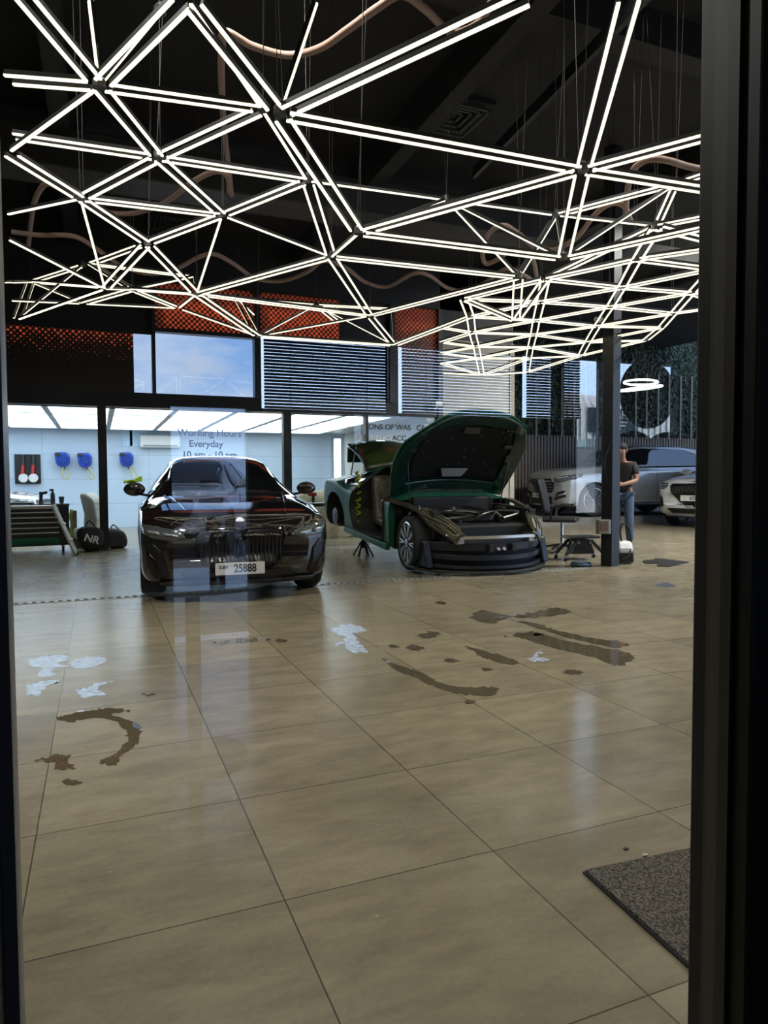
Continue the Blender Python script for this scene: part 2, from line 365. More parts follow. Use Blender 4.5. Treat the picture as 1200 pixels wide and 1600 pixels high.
struct('wall_wash_right', bx(WX1, WX1+.1, WY+.25, WYB, 0, 3), mat('grey_wash_wall', (.38, .38, .36), .6))
struct('wall_wash_left', bx(-3.3, -3.2, WY+.2, WYB, 0, 3), white_w)
struct('ceiling_wash', bx(-3.2, WX1, WY+.2, WYB, WZC+.06, WZC+.2), mat('wash_ceiling_frame', (.35, .38, .42), .5))
ledp = mat('led_ceiling_panel', (.9, .9, .9), .5, emit=(.80, .92, 1.0), es=3.0)
grid_m = mat('panel_grid_grey', (.33, .36, .40), .5)
n_x, n_y = 8, 4
x0_, x1_ = -3.0, WX1-.9; y0_, y1_ = WY+.5, WYB-.55
for i in range(n_x):
    for j in range(n_y):
        w = (x1_-x0_)/n_x; h = (y1_-y0_)/n_y
        a = x0_+i*w; b = y0_+j*h
        t = thing('panel_lamp', 'lit wash room ceiling panel, %s row from the glass, %s from the left' % (('nearest', 'second', 'third', 'farthest')[j], ('first', 'second', 'third', 'fourth', 'fifth', 'sixth', 'seventh', 'eighth')[i]), 'ceiling light', (a+w/2, b+h/2, WZC), 0, 'lit panels of the wash room ceiling')
        bx(-w/2+.05, w/2-.05, -h/2+.02, h/2-.02, .0, .03).build('diffuser', ledp, t)
        f = MB(); f.box(-w/2, w/2, -h/2, -h/2+.02, -.01, .04).box(-w/2, w/2, h/2-.02, h/2, -.01, .04).box(-w/2, -w/2+.05, -h/2, h/2, -.01, .04).box(w/2-.05, w/2, -h/2, h/2, -.01, .04)
        f.build('frame', grid_m, t)
cx_, = (WX1-.05,)
t = thing('corner_light_strip', 'tall glowing vertical light strip in the rear corner of the wash room', 'light', (WX1-.22, WYB-.06, 0))
bx(-.09, .09, -.02, .02, .05, WZC-.1).build('diffuser', mat('led_strip_cool', (.9, .9, .9), .5, emit=(.85, .95, 1), es=4), t)
bx(-.13, .13, .02, .05, .03, WZC-.06).build('housing', alu, t)
# raised ground, fence and green wall on the right
struct('floor_plinth', bx(xF+.15, 24, 14.7, 19.4, -.1, .18), mat('grey_concrete', (.16, .15, .14), .7, noise=.2, nscale=3))
FY = 18.0
def slat_material():
    m = bpy.data.materials.new('slatted_brown_fence'); m.use_nodes = True; n = m.node_tree.nodes; l = m.node_tree.links; b = n['Principled BSDF']
    b.inputs['Base Color'].default_value = (.13, .098, .072, 1); b.inputs['Roughness'].default_value = .6
    return m
zF = PY(860, 680, FY).z
fm = slat_material(); fb = MB(); x = xF+.2
while x < 22:
    fb.box(x, x+.075, FY-.06, FY-.02, .18, zF); x += .115
fb.box(xF+.2, 22, FY-.03, FY, .18, zF, 1)
for z in (.9, 1.5, 2.0): fb.box(xF+.2, 22, FY-.075, FY-.06, z, z+.02)
struct('wall_fence', fb, [fm, mat('fence_backing', (.02, .018, .016), .8)])
struct('wall_garden', bx(xF+.15, 24, FY+.02, FY+.2, zF, 7.8), mat('garden_backing', (.01, .014, .008), .9))
struct('wall_front', bx(-4.5, -.19, PYN-.03, PYN+.12, 0, HC).box(1.02, 9.0, PYN-.03, PYN+.12, 0, HC).box(9.0, 24, PYN-.03, PYN+.12, 4.3, HC).box(-.19, 1.02, PYN-.03, PYN+.12, 2.6, HC), frame_m)
# ================================================================== DOOR FRAME + PANE
fl_ = MB()
fl_.box(-.19, -.085, PYN-.05, PYN+.05, 0, 2.6)
struct('trim_door_left', fl_, frame_m, bevel=.004)
struct('trim_door_left_seal', bx(-.085, -.074, PYN-.02, PYN+.02, 0, 2.6), mat('grey_seal', (.16, .16, .165), .4))
xr = PY(1127, 750, PYN).x
struct('trim_door_right', bx(xr+.004, xr+.075, PYN-.05, PYN+.05, 0, 2.6), mat('door_stile_black', (.006, .006, .0055), .5), bevel=.004)
struct('trim_door_right_seal', bx(xr-.002, xr+.004, PYN-.02, PYN+.02, 0, 2.6), mat('grey_seal_dark', (.05, .045, .035), .5))
struct('trim_door_jamb', bx(xr+.082, 1.03, PYN-.06, PYN+.1, 0, 2.6), frame_m)
struct('window_pane', bx(-.08, xr, PYN-.003, PYN-.0025, 0, 2.6), pane_m)
struct('trim_door_head', bx(-.19, 1.03, PYN-.05, PYN+.08, 2.55, 2.65), frame_m)
struct('trim_door_sill', bx(-.19, 1.03, PYN-.05, PYN+.05, 0, .012), frame_m)
# ================================================================== LED LIGHT FRAMES
tube_m = mat('led_tube_warm', (.9, .88, .8), .5, emit=(1.0, .90, .62), es=1.5)
house_m = mat('led_housing_black', (.02, .02, .02), .4)
mount_m = mat('hub_metal', (.08, .08, .08), .4, .6)
N = {}
def nd_(k, px, py, z): N[k] = PZ(px, py, z)
for k, px, py, z in [
 ('A0', 24, -20, 3.25), ('A1', 137, -14, 3.6), ('a', 155, 136, 3.15), ('b', 292, -2, 3.2), ('b2', 250, 22, 3.7), ('c', 0, 124, 3.2), ('d', 12, 240, 3.1), ('d2', 10, 212, 3.35),
 ('e', 410, 172, 3.35), ('f', 437, 180, 3.0), ('g', 247, 247, 3.3), ('h', 480, 283, 3.45), ('i', 126, 311, 3.2), ('j', 347, 337, 3.35), ('k', 230, 381, 3.2),
 ('l', 164, 452, 3.0), ('m', 307, 460, 3.0), ('n', 518, 402, 3.15), ('o', 560, 365, 2.85), ('p', 697, 313, 3.7), ('q', 403, 526, 2.9), ('r', 616, 540, 2.95),
 ('s', 578, 494, 3.2), ('t', 911, 267, 3.0), ('u', 880, 405, 2.8), ('v', 810, 434, 3.0), ('w', 806, 502, 2.85), ('x', 869, 337, 3.6), ('y', 1056, 288, 3.6), ('z', 1026, 354, 3.3),
 ('T0', 500, -8, 3.6), ('T1', 838, -8, 3.1), ('T2', 986, -10, 3.1), ('T3', 1140, 205, 3.0), ('T4', 1140, 303, 3.0), ('Y1', 1135, 262, 3.5), ('Y2', 1135, 292, 3.5), ('Z1', 1140, 332, 3.2), ('Z2', 1140, 370, 3.2), ('U1', 1140, 348, 2.9),
 ('I0', 8, 336, 3.3), ('L0', 8, 372, 3.1), ('ca', 48, 441, 3.6), ('cb', 130, 415, 3.75), ('cc', 141, 413, 3.7), ('cd', 206, 453, 3.2), ('ce', 27, 500, 2.95), ('cf', 279, 482, 3.1), ('cg', 130, 475, 3.2), ('ch', 303, 433, 3.5), ('c1', 220, 384, 3.7), ('c2', 12, 442, 3.4), ('c3', 12, 470, 3.2),
 ('ia', 371, 467, 3.55), ('ib', 494, 477, 3.55), ('ic', 612, 483, 3.5), ('id', 530, 505, 3.4), ('ie', 400, 495, 3.4),
 ]: nd_(k, px, py, z)
near = [('A0','a',2),('A1','a',1),('a','b',2),('a','b2',1),('c','a',2),('a','d',1),('a','e',2),('a','g',2),('d2','g',2),('g','e',2),('g','h',2),('g','i',2),('g','j',2),('d','i',2),('e','h',1),('b','e',1),('b','f',2),('f','o',2),('f','T0',1),('f','T1',2),('f','t',2),
 ('o','t',2),('t','T2',2),('t','T3',2),('t','T4',2),('t','u',2),('o','u',2),('n','o',1),('h','n',2),('h','j',2),('j','n',1),('j','k',2),('i','j',2),('i','k',2),('i','l',1),('j','m',1),('k','l',2),('k','m',2),('m','n',2),('i','I0',1),('L0','l',1),
 ('m','q',2),('q','r',2),('q','s',1),('n','s',2),('s','r',2),('n','v',2),('s','v',2),('m','s',2),('h','p',1),('o','p',1),('p','x',1),('p','v',1),('p','u',1),('x','v',2),('x','u',1),('v','w',2),('x','y',2),('x','z',1),('u','y',1),('u','U1',2),('y','Y1',2),('y','Y2',2),('y','z',2),('z','Z1',2),('z','Z2',1),
 ('ca','cb',2),('ce','ca',2),('ce','cb',1),('ce','l',1),('ca','cd',2),('ca','cg',1),('ca','c2',2),('c3','cg',1),('cc','cd',2),('cc','ch',2),('cc','c1',2),('cd','cg',2),('cg','cf',1),('cd','cf',2),('cd','m',2),('cd','ch',2),('cf','m',1),('ch','m',1),('cf','q',1),('l','cd',1),('l','ce',1),
 ('ia','ib',2),('ia','q',2),('q','ib',1),('ib','ic',2),('ib','id',2),('ib','r',1),('ic','r',1),('ia','ie',1),('m','ia',2)]
def bar_mesh(A, B, k, mb, short=.045):
    A = Vector(A); B = Vector(B); d = (B-A); L = d.length; d.normalize(); A = A+d*short; B = B-d*short
    for off in ((-.040, .040) if k == 2 else (0,)):
        mb.bar(A, B, .0165, .010, 0, off=off); mb.bar(A, B, .0175, .022, 1, off=off, offz=.0165)
    return mb
def wires(nodes, parent, rnd):
    for k in nodes:
        p = N[k]; m_ = MB()
        for j in range(2): m_.tube([p+Vector((rnd.uniform(-.02, .02), rnd.uniform(-.02, .02), .02)), Vector((p.x+rnd.uniform(-.12, .12), p.y+rnd.uniform(-.12, .12), HC))], .0022, 5)
        m_.build('suspension_wire', mat('suspension_steel', (.06, .055, .05), .5, .3), parent)
        b_ = MB(); b_.lathe([(.03, -.005), (.03, .035), (.012, .06)], p, n=10); b_.build('hub_joint', mount_m, parent)
rf = random.Random(3)
fx = thing('tube_chandelier', 'large folded triangular frame of warm light tubes hanging over the workshop floor', 'light fixture', (2.2, 5, 3.2))
def L_(mb, name, mats, parent, **k):
    o = mb.build(name, mats, parent, **k); o.matrix_parent_inverse = Matrix.Translation(-parent.location); return o
NB = {}
for (a, b, k) in near: L_(bar_mesh(N[a], N[b], k, MB()), 'light_bar', [tube_m, house_m], fx)
def wires2(nodes, parent):
    for k in nodes:
        p = N[k]; m_ = MB()
        for j in range(2): m_.tube([p+Vector((rf.uniform(-.02, .02), rf.uniform(-.02, .02), .02)), Vector((p.x+rf.uniform(-.12, .12), p.y+rf.uniform(-.12, .12), HC))], .0022, 5)
        L_(m_, 'suspension_wire', mat('suspension_steel', (.06, .055, .05), .5, .3), parent)
        b_ = MB(); b_.lathe([(.032, -.004), (.032, .035), (.012, .06)], p, n=10); L_(b_, 'hub_joint', mount_m, parent)
wires2(['a','g','h','e','f','i','j','k','n','o','p','t','u','v','x','y','s','r','q','m','ca','cb','cd','ia','ib','b2','z'], fx)
# the frame carried on overhead out of view, added for more light
ov = [(-1.6, .95), (-.6, 1.3), (.4, 1.1), (1.5, 1.25), (2.6, 1.1), (3.7, 1.4), (-1.1, 2.1), (0, 2.2), (1.1, 2.0), (2.2, 2.2), (3.3, 2.1), (4.4, 2.5)]
op = [Vector((x, y, 3.2+.25*(i % 3))) for i, (x, y) in enumerate(ov)]
m_ = MB()
for a, b in [(0,1),(1,2),(2,3),(3,4),(4,5),(6,7),(7,8),(8,9),(9,10),(10,11),(0,6),(1,6),(1,7),(2,7),(2,8),(3,8),(3,9),(4,9),(4,10),(5,10),(5,11)]: bar_mesh(op[a], op[b], 2, m_)
tag(L_(m_, 'light_bar_run', [tube_m, house_m], fx), kind='stuff')
# flat lattice further back
lat = thing('tube_lattice', 'flat regular lattice of light tubes hanging low at the rear right of the bay', 'light fixture', (5.5, 11, 3.1))
ZL = 3.05
for k, px, py in [('R0',1026,356),('R1',995,406),('R2',971,450),('R3',953,480),('R4',933,510),('R5',918,535),('R6',907,556),
  ('M1',852,437),('M2',845,472),('M3',838,501),('M4',834,523),('M5',829,543),('M6',826,560),('M7',823,582),
  ('K0',725,468),('K1',735,495),('K2',738,520),('K3',744,542),('K4',748,560),('K5',753,586),
  ('Q0',1140,385),('Q1',1114,421),('Q2',1080,458),('Q3',1052,490),('Q4',1033,512),('Q5',1008,532),
  ('J1',690,512),('J2',690,535),('J3',690,552),('J4',690,568),('J5',690,583),('S1',1140,408),('S2',1140,460),('S3',1140,478),('S4',1140,500)]:
    nd_(k, px, py, ZL if k[0] != 'K' else 3.0)
le = [('w','M1'),('w','K0')]
le += [('R%d' % i, 'R%d' % (i+1)) for i in range(0, 6)]+[('M%d' % i, 'M%d' % (i+1)) for i in range(1, 7)]+[('K%d' % i, 'K%d' % (i+1)) for i in range(0, 5)]+[('Q%d' % i, 'Q%d' % (i+1)) for i in range(0, 5)]
for i in range(1, 6): le += [('M%d' % i, 'R%d' % i), ('M%d' % i, 'R%d' % (i+1))]
le += [('M6','R6'),('M7','R6'),('z','M1'),('R1','M1')]
for i in range(0, 6): le += [('K%d' % i, 'M%d' % (i+1)), ('K%d' % i, 'M%d' % (i+2))]
for i in range(1, 6): le += [('R%d' % i, 'Q%d' % i), ('R%d' % (i+1), 'Q%d' % i)]
le += [('K1','r'),('K1','J1'),('K2','J1'),('K2','J2'),('K3','J2'),('K3','J3'),('K4','J3'),('K4','J4'),('K5','J4'),('K5','J5'),('R0','Q0'),('R1','Q0'),('Q1','S1'),('Q2','S2'),('Q3','S3'),('Q1','S2'),('Q2','S3')]
seen = set()
for a, b in le:
    if (a, b) in seen or (b, a) in seen: continue
    seen.add((a, b)); L_(bar_mesh(N[a], N[b], 2, MB(), .03), 'light_bar', [tube_m, house_m], lat)
wires2(['R1','R3','R5','M2','M4','M6','K1','K3','Q1','Q3','Q5','R6'], lat)
# ================================================================== HOSES, CEILING SERVICES
hose_m = mat('pink_beige_hose', (.36, .235, .19), .55)
def hose(pts, z, r, label, ends=None):
    ps = []
    for i, p in enumerate(pts):
        zz = z[i] if isinstance(z, (list, tuple)) else z
        ps.append(PZ(p[0], p[1], zz))
    sp = spline(ps, 22)
    tag(MB().tube(sp, r, 10, ridge=.12).build('corrugated_hose', hose_m, smooth=60), label, 'hose', None)
hose([(362, 305), (357, 260), (350, 200), (346, 120), (347, 80), (352, 50), (395, 72), (450, 86), (500, 75), (545, 45), (590, 12), (628, -8), (665, 15), (705, 50), (745, 38), (770, 0), (785, -30)], 4.3, .028, 'pale pink corrugated hose snaking across the dark ceiling at the top centre')
hose([(44, 385), (48, 350), (54, 315), (70, 288), (90, 293), (130, 315), (170, 332), (215, 332), (260, 315), (300, 285), (335, 268), (355, 275), (358, 300)], 3.9, .026, 'pale pink corrugated hose curving behind the light frame at the upper left')
hose([(18, 362), (60, 367), (115, 369), (150, 388), (190, 415), (235, 428), (275, 420), (310, 402), (335, 397), (365, 412), (400, 435), (440, 439), (480, 425), (505, 408), (540, 418), (570, 440), (605, 448), (645, 428), (670, 430), (700, 450), (730, 453), (760, 440), (790, 420), (815, 428), (838, 442)], 3.75, .026, 'long pale pink hose waving from the far left to the centre below the ceiling')
hose([(838, 430), (832, 405), (815, 392), (795, 393), (778, 405), (760, 412), (754, 398), (762, 368), (785, 352), (810, 365), (835, 385), (865, 390), (900, 372), (930, 335), (955, 318), (975, 322), (985, 345)], 3.7, .027, 'pale pink hose coiled in a loose loop at the right of centre near the ceiling')
hose([(978, 335), (980, 300), (988, 268), (1010, 250), (1040, 250), (1075, 260), (1110, 267)], 3.7, .028, 'short pale pink hose arching at the upper right near the door stile')
duct = MB()
dz = 4.9
a = PZ(-20, 385, 4.6); b = PZ(400, 405, 4.6)
duct.box(-3.1, 6.6, 8.9, 9.5, 4.75, 5.2)
struct('trim_duct', duct, mat('grey_duct', (.045, .042, .04), .55, noise=.3, nscale=1.5), bevel=.02)
for (px, py, nm) in ((705, 188, 'square slatted vent in the black ceiling above the centre'), (268, 352, 'square slatted vent in the black ceiling at the left')):
    p = PZ(px, py, HC-.12); t = thing('ceiling_vent', nm, 'vent', p)
    f = MB(); s_ = .34
    for q in (0, 1, 2, 3):
        s2 = s_-q*.075; zz = -.0+q*.012
        f.box(-s2, s2, -s2, -s2+.03, zz, zz+.02).box(-s2, s2, s2-.03, s2, zz, zz+.02).box(-s2, -s2+.03, -s2, s2, zz, zz+.02).box(s2-.03, s2, -s2, s2, zz, zz+.02)
    f.build('louvre', mat('vent_metal', (.05, .05, .05), .4), t); bx(-s_-.04, s_+.04, -s_-.04, s_+.04, .06, .12).build('plenum', mat('vent_dark', (.008, .008, .008), .6), t)
a = PZ(1012, -5, HC-.55); b = PZ(740, 275, HC-.55)
tag(MB().bar(a, b, .05, .06).bar(a, b, .02, .1, offz=.06).build('cable_tray', mat('tray_black', (.006, .006, .006), .4)), 'thin black cable tray running diagonally under the ceiling', 'cable tray')
bm_ = MB()
for y in (5.2, 10.2): bm_.box(-3.2, 22, y, y+.25, HC-.32, HC)
for x in (-.4, 3.4, 7.2, 11.0): bm_.box(x, x+.2, PYN+.12, WY, HC-.42, HC-.05)
struct('trim_ceiling_beams', bm_, mat('beam_dark', (.013, .012, .012), .7))
for (x, y) in FILL_LAMPS:  # made-up housings for the added fill lamps
    t = thing('fill_lamp', 'added fill lamp in a round black housing, out of view, %s from the left' % ('first', 'second', 'third', 'fourth', 'fifth', 'sixth')[FILL_LAMPS.index((x, y))], 'ceiling light', (x, y, 5.40))
    MB().lathe([(.22, .1), (.22, -.0), (.19, -.02), (.19, .02), (.0, .03)], n=28).build('housing', black, t, smooth=True)
# ================================================================== OFFICE the camera stands in (seen mirrored in the pane)
OY = -3.8
dk = mat('office_wall_dark', (.010, .009, .009), .8)
off_f = mat('office_floor_dark', (.022, .020, .018), .16)
def vx(px, py=750): return PY(px, py, 2*PYN-OY).x        # mirrored column -> office wall x
struct('floor_office', bx(-4.5, 7.5, OY, PYN-.05, -.12, 0), off_f)
struct('ceiling_office', bx(-4.5, 7.5, OY-.1, PYN-.03, 2.7, 2.8), dk)
struct('wall_office_left', bx(-4.6, -4.5, OY-.1, PYN, 0, 2.8), dk)
struct('wall_office_right', bx(7.5, 7.6, OY-.1, PYN, 0, 2.8), dk)
d0, d1 = vx(268), vx(388); b0, b1, b2, b3 = vx(410), vx(610), vx(815), vx(900); c1, c2 = vx(966), vx(1057)
ZT, ZB = 2.25, 1.70
w = MB()
w.box(-4.5, d0, OY-.1, OY, 0, 2.8).box(d0, d1, OY-.1, OY, 1.70, 2.8).box(d1, b0, OY-.1, OY, 0, 2.8).box(b0, b3, OY-.1, OY, 0, ZB).box(b0, c2, OY-.1, OY, ZT, 2.8)
w.box(b3, c2, OY-.1, OY, 0, .85).box(vx(941), vx(967), OY-.1, OY, .85, ZT).box(vx(967), c2, OY-.1, OY, .85, PY(1010, 697, 2*PYN-OY).z).box(c2, 7.5, OY-.1, OY, 0, 2.8).box(b1, b1+.07, OY-.1, OY, ZB, ZT).box(b2-.05, b2, OY-.1, OY, ZB, ZT).box(vx(870), vx(880), OY-.1, OY, ZB, ZT)
struct('wall_office_back', w, dk)
struct('window_8', bx(b0, c2, OY-.05, OY-.045, .85, ZT), clear_m)
struct('door_1', bx(d0, d1, OY-.06, OY-.05, .02, 1.7), glass_thin('door_glass_tinted', .01, .8, (.45, .48, .52)))
slat = mat('blind_slat', (.05, .05, .055), .5)
for bi, (a, b, lb) in enumerate(((b0, b1, 'dark horizontal slat blind in the office window left of the palm'), (b1+.07, b2-.05, 'dark horizontal slat blind in the middle office window'), (b2, b3, 'dark horizontal slat blind in the office window beside the clear pane'))):
    t = thing('window_blind', lb, 'blind', ((a+b)/2, OY+.05, ZT)); z = -.03; m_ = MB(); hw = (b-a)/2-.01
    while z > -(ZT-ZB)+.0:
        m_.box(-hw, hw, -.012, .012, z-.0012, z+.0012, rot=Matrix.Rotation(R(38), 3, 'X')); z -= .0245
    m_.build('slats', slat, t); bx(-hw, hw, -.02, .02, -.02, .005).build('head_rail', slat, t)
    for q in (-.6, .6): bx(q*hw-.002, q*hw+.002, -.014, -.012, -(ZT-ZB), 0).build('ladder_cord', mat('cord_grey', (.4, .4, .45), .6), t)
def leaf_fan(mb, c, n, L, rnd):
    for i in range(n):
        a = math.pi*2*i/n+rnd.uniform(-.2, .2); el = rnd.uniform(.25, 1.2); l_ = L*rnd.uniform(.6, 1)
        d = Vector((math.cos(a)*math.cos(el), math.sin(a)*math.cos(el), math.sin(el))); s = d.cross(Vector((0, 0, 1))).normalized()
        for j in range(1, 7):
            p = Vector(c)+d*l_*(j/6)-Vector((0, 0, .12*l_*(j/6)**2*4))
            for sg in (-1, 1):
                q = p+(s*sg+d*.6).normalized()*l_*.34*(1-j/9); mb.add([p-d*.008, p+d*.008, q], [(0, 1, 2)])
    return mb
rl = random.Random(11)
for px, lb in ((508, 'potted palm with fanned leaves under the middle of the office blind'), (556, 'smaller potted palm beside the blind mullion')):
    t = thing('potted_palm', lb, 'plant', (vx(px), OY+(.35 if px < 530 else .8), 0)); zb = 1.48
    leaf_fan(MB(), (0, 0, zb), 11, .26, rl).build('leaves', mat('palm_leaf', (.02, .05, .02), .5), t)
    MB().tube([(0, 0, .3), (.01, 0, 1.0), (0, 0, zb)], .014).build('stem', mat('palm_stem', (.08, .05, .03), .7), t)
    MB().lathe([(.13, 0), (.17, .36), (.16, .37), (.15, .33), (0, .33)]).build('pot', white_p, t, smooth=True)
tb = PZ(300, 905, .75); tb.y = 2*PYN-tb.y
t = thing('round_table', 'small round glossy table in the office carrying a water bottle', 'table', (tb.x, tb.y, 0))
MB().lathe([(0, .735), (.36, .735), (.37, .745), (.36, .755), (0, .755)], n=48).build('tabletop', mat('table_gloss', (.55, .60, .66), .05), t, smooth=True)
MB().lathe([(.03, .02), (.03, .735)]).build('pedestal', black, t, smooth=True)
MB().lathe([(.22, 0), (.22, .015), (.03, .03)]).build('base', black, t, smooth=True)
t = thing('water_bottle', 'clear plastic water bottle standing on the round office table', 'bottle', (tb.x+.1, tb.y+.02, .755))
MB().lathe([(.001, 0), (.031, .0), (.033, .02), (.030, .05), (.033, .08), (.033, .15), (.024, .185), (.013, .2), (.013, .215)], n=24).build('body', mat('bottle_plastic', (.35, .42, .5), .08, trans=.8), t, smooth=60)
MB().lathe([(.015, .215), (.015, .235), (0, .236)]).build('cap', mat('cap_dark', (.1, .12, .16), .4), t)
MB().lathe([(.0335, .085), (.0335, .14)]).build('bottle_label', mat('bottle_label', (.12, .2, .3), .5), t)
t = thing('ring_display', 'black ring rack of the clear office window, its hoops touching', 'display rack', (vx(1018), OY+.12, 0))
for px, py, rr in ((1011, 616, 49), (988, 727, 49), (1042, 730, 50)):
    p = PY(px, py, 2*PYN-(OY+.12)); F_ = (p-CP).dot(fw); r_ = rr/F_PX*F_
    m_ = MB(); m_.tube([(p.x-t.location.x+math.cos(a*math.pi/24)*r_, 0, p.z+math.sin(a*math.pi/24)*r_) for a in range(48)], .03, 10, closed=True); m_.build('hoop', rubber, t, smooth=True)
    MB().lathe([(0, -.02), (r_-.02, -.02), (r_-.02, .02), (0, .02)], c=(p.x-t.location.x, 0, p.z), axis='Y', n=40).build('hub_disc', mat('disc_black', (.012, .012, .013), .5), t)
# forecourt behind the office: paving, pale corrugated building with a signboard
struct('floor_forecourt', bx(-30, 40, -40, OY-.1, -.14, -.02), mat('paving', (.34, .33, .31), .8, noise=.1, nscale=.5))
BY = -13.0; VY = 2*PYN-BY
bl = PY(880, 640, VY).x; br_ = PY(1100, 640, VY).x; zt_ = PY(930, 618, VY).z; z1 = PY(930, 690, VY).z
t = thing('corrugated_building', 'pale corrugated metal building across the forecourt with a dark signboard', 'building', ((bl+br_)/2, BY, 0))
m_ = MB(); x = bl
while x < br_+6: m_.tube([(x-t.location.x, 0, z1), (x-t.location.x, 0, zt_-.25), (x-t.location.x, -.1, zt_-.08), (x-t.location.x, -.35, zt_)], .075, 8); x += .2
m_.box(bl-t.location.x, br_-t.location.x+6, -.6, -.03, 0, zt_-.2)
cw = mat('corrugated_white', (.80, .82, .86), .5)
m_.build('cladding', cw, t, smooth=True)
m_ = MB(); m_.box(bl-t.location.x, br_-t.location.x+6, 0, .9, z1-.18, z1); m_.build('canopy', mat('canopy_green', (.25, .38, .38), .5), t)
m_ = MB(); x = PY(936, 740, VY).x
while x < br_+5: m_.tube([(x-t.location.x, .1, 0), (x-t.location.x, .1, z1-.18)], .07, 8); x += .19
m_.build('lower_cladding', cw, t, smooth=True)
sg0, sg1 = PY(917, 665, VY), PY(990, 665, VY); zs1 = PY(940, 638, VY).z; zs0 = PY(940, 676, VY).z
m_ = MB(); m_.box(sg0.x-t.location.x, sg1.x-t.location.x, .02, .1, zs0, zs1); sgb = m_.build('signboard', mat('sign_navy', (.055, .065, .10), .5), t)
H_ = zs1-zs0; cxs = (sg0.x+sg1.x)/2-t.location.x
text_mesh('sign_lettering', 'HaCO.', H_*.5, mat('sign_white', (.8, .8, .8), .5), (cxs, .115, zs0+H_*.72), (R(90), 0, R(180)), sgb, sx=1.05)
m_ = MB()
for k_, (w_, z_) in enumerate(((.36, .40), (.30, .26), (.18, .14))): m_.box(cxs-H_*w_*2, cxs+H_*w_*2, .1, .112, zs0+H_*z_, zs0+H_*(z_+.06))
m_.build('sign_small_lines', mat('sign_white'), sgb)

struct('floor_bounce_forecourt', bx(24, 60, -38, 40, -.14, -.02), mat('paving'))  # unseen paving, added to bounce warm sunlight into the bay
# ================================================================== CAR TOOLS
def interp(keys, s):
    # monotone piecewise cubic through rows (s, ...)
    n = len(keys)
    if s <= keys[0][0]: return list(keys[0][1:])
    if s >= keys[-1][0]: return list(keys[-1][1:])
    for i in range(n-1):
        if keys[i][0] <= s <= keys[i+1][0]: break
    h = keys[i+1][0]-keys[i][0]; t = (s-keys[i][0])/h; out = []
    for c in range(1, len(keys[0])):
        y0, y1 = keys[i][c], keys[i+1][c]; d = (y1-y0)/h
        def slope(j):
            if j <= 0 or j >= n-1: return d if (j == i or j == i+1) else 0
            a = (keys[j][c]-keys[j-1][c])/(keys[j][0]-keys[j-1][0]); b = (keys[j+1][c]-keys[j][c])/(keys[j+1][0]-keys[j][0])
            return 0 if a*b <= 0 else 2*a*b/(a+b)
        m0, m1 = slope(i), slope(i+1)
        out.append((2*t**3-3*t*t+1)*y0+(t**3-2*t*t+t)*h*m0+(-2*t**3+3*t*t)*y1+(t**3-t*t)*h*m1)
    return out
def ring(w, zb, zs, zt, wt, waist=0.0):
    H = zs-zb; drop = min(.11, max(.02, (zt-zs)*.30)); cz = zt-drop
    cp = [(0, zb), (w*.62, zb), (w*.90, zb+H*.03), (w*.972, zb+H*.16), (w*(1-waist), zb+H*.42), (w, zb+H*.72), (w*.985, zs-.035*min(1, H/.4)), (w*.955, zs)]
    g = [(w*.955+(wt-w*.955)*t, zs+(cz-zs)*t) for t in (.33, .67, 1)]
    cp += g + [(wt*.90, zt-drop*.42), (wt*.62, zt-drop*.14), (wt*.3, zt-drop*.02), (0, zt)]
    pts = [Vector((a, b, 0)) for a, b in cp]
    out = []
    for i in range(len(pts)-1):
        p0 = pts[max(i-1, 0)]; p1 = pts[i]; p2 = pts[i+1]; p3 = pts[min(i+2, len(pts)-1)]
        for k in range(3):
            t = k/3; a = .5; d1 = (p2-p0)*a; d2 = (p3-p1)*a
            # limit tangents for uneven spacing
            sl = (p2-p1).length
            if d1.length > sl: d1 = d1.normalized()*sl
            if d2.length > sl: d2 = d2.normalized()*sl
            q = (2*t**3-3*t*t+1)*p1+(t**3-2*t*t+t)*d1+(-2*t**3+3*t*t)*p2+(t**3-t*t)*d2
            out.append((q.x, q.y))
    out.append(cp[-1]); return out
def car_shell(keys, L, nose=.16, tail=.12, ns=110, waist=.012, s0=0, s1=None):
    mb = MB(); st = []
    s1 = L if s1 is None else s1
    for i in range(ns+1):
        t = i/ns; s = s0+(s1-s0)*(t if (s0 > 0) else (t**1.35))
        st.append(s)
    rings = []
    for s in st:
        w, zb, zs, zt, wt = interp(keys, s); half = ring(w, zb, zs, zt, wt, waist)
        full = half + [(-x, z) for x, z in reversed(half[1:-1])]
        r = []
        for x, z in full:
            q = min(1, abs(x)/max(keys[3][1], .1))
            y = s + nose*(q**2.6)*max(0, 1-s/1.1)**1.3 - tail*(q**2.6)*max(0, 1-(L-s)/.9)**1.3
            r.append((x, y, z))
        rings.append(r)
    n = len(rings[0]); vs = [v for r in rings for v in r]; fs = []
    for i in range(len(rings)-1):
        for k in range(n):
            k2 = (k+1) % n; fs.append((i*n+k, i*n+k2, (i+1)*n+k2, (i+1)*n+k))
    # caps as centre strips
    def cap(o, flip):
        h = (n)//2
        for k in range(h):
            a, b, c, d = o+k, o+k+1, o+(n-k-1) % n, o+(n-k) % n
            f = (a, b, c, d)
            f = tuple(dict.fromkeys(f))
            if len(f) >= 3: fs.append(f if not flip else tuple(reversed(f)))
    cap(0, False); cap((len(rings)-1)*n, True)
    mb.add(vs, fs); return mb
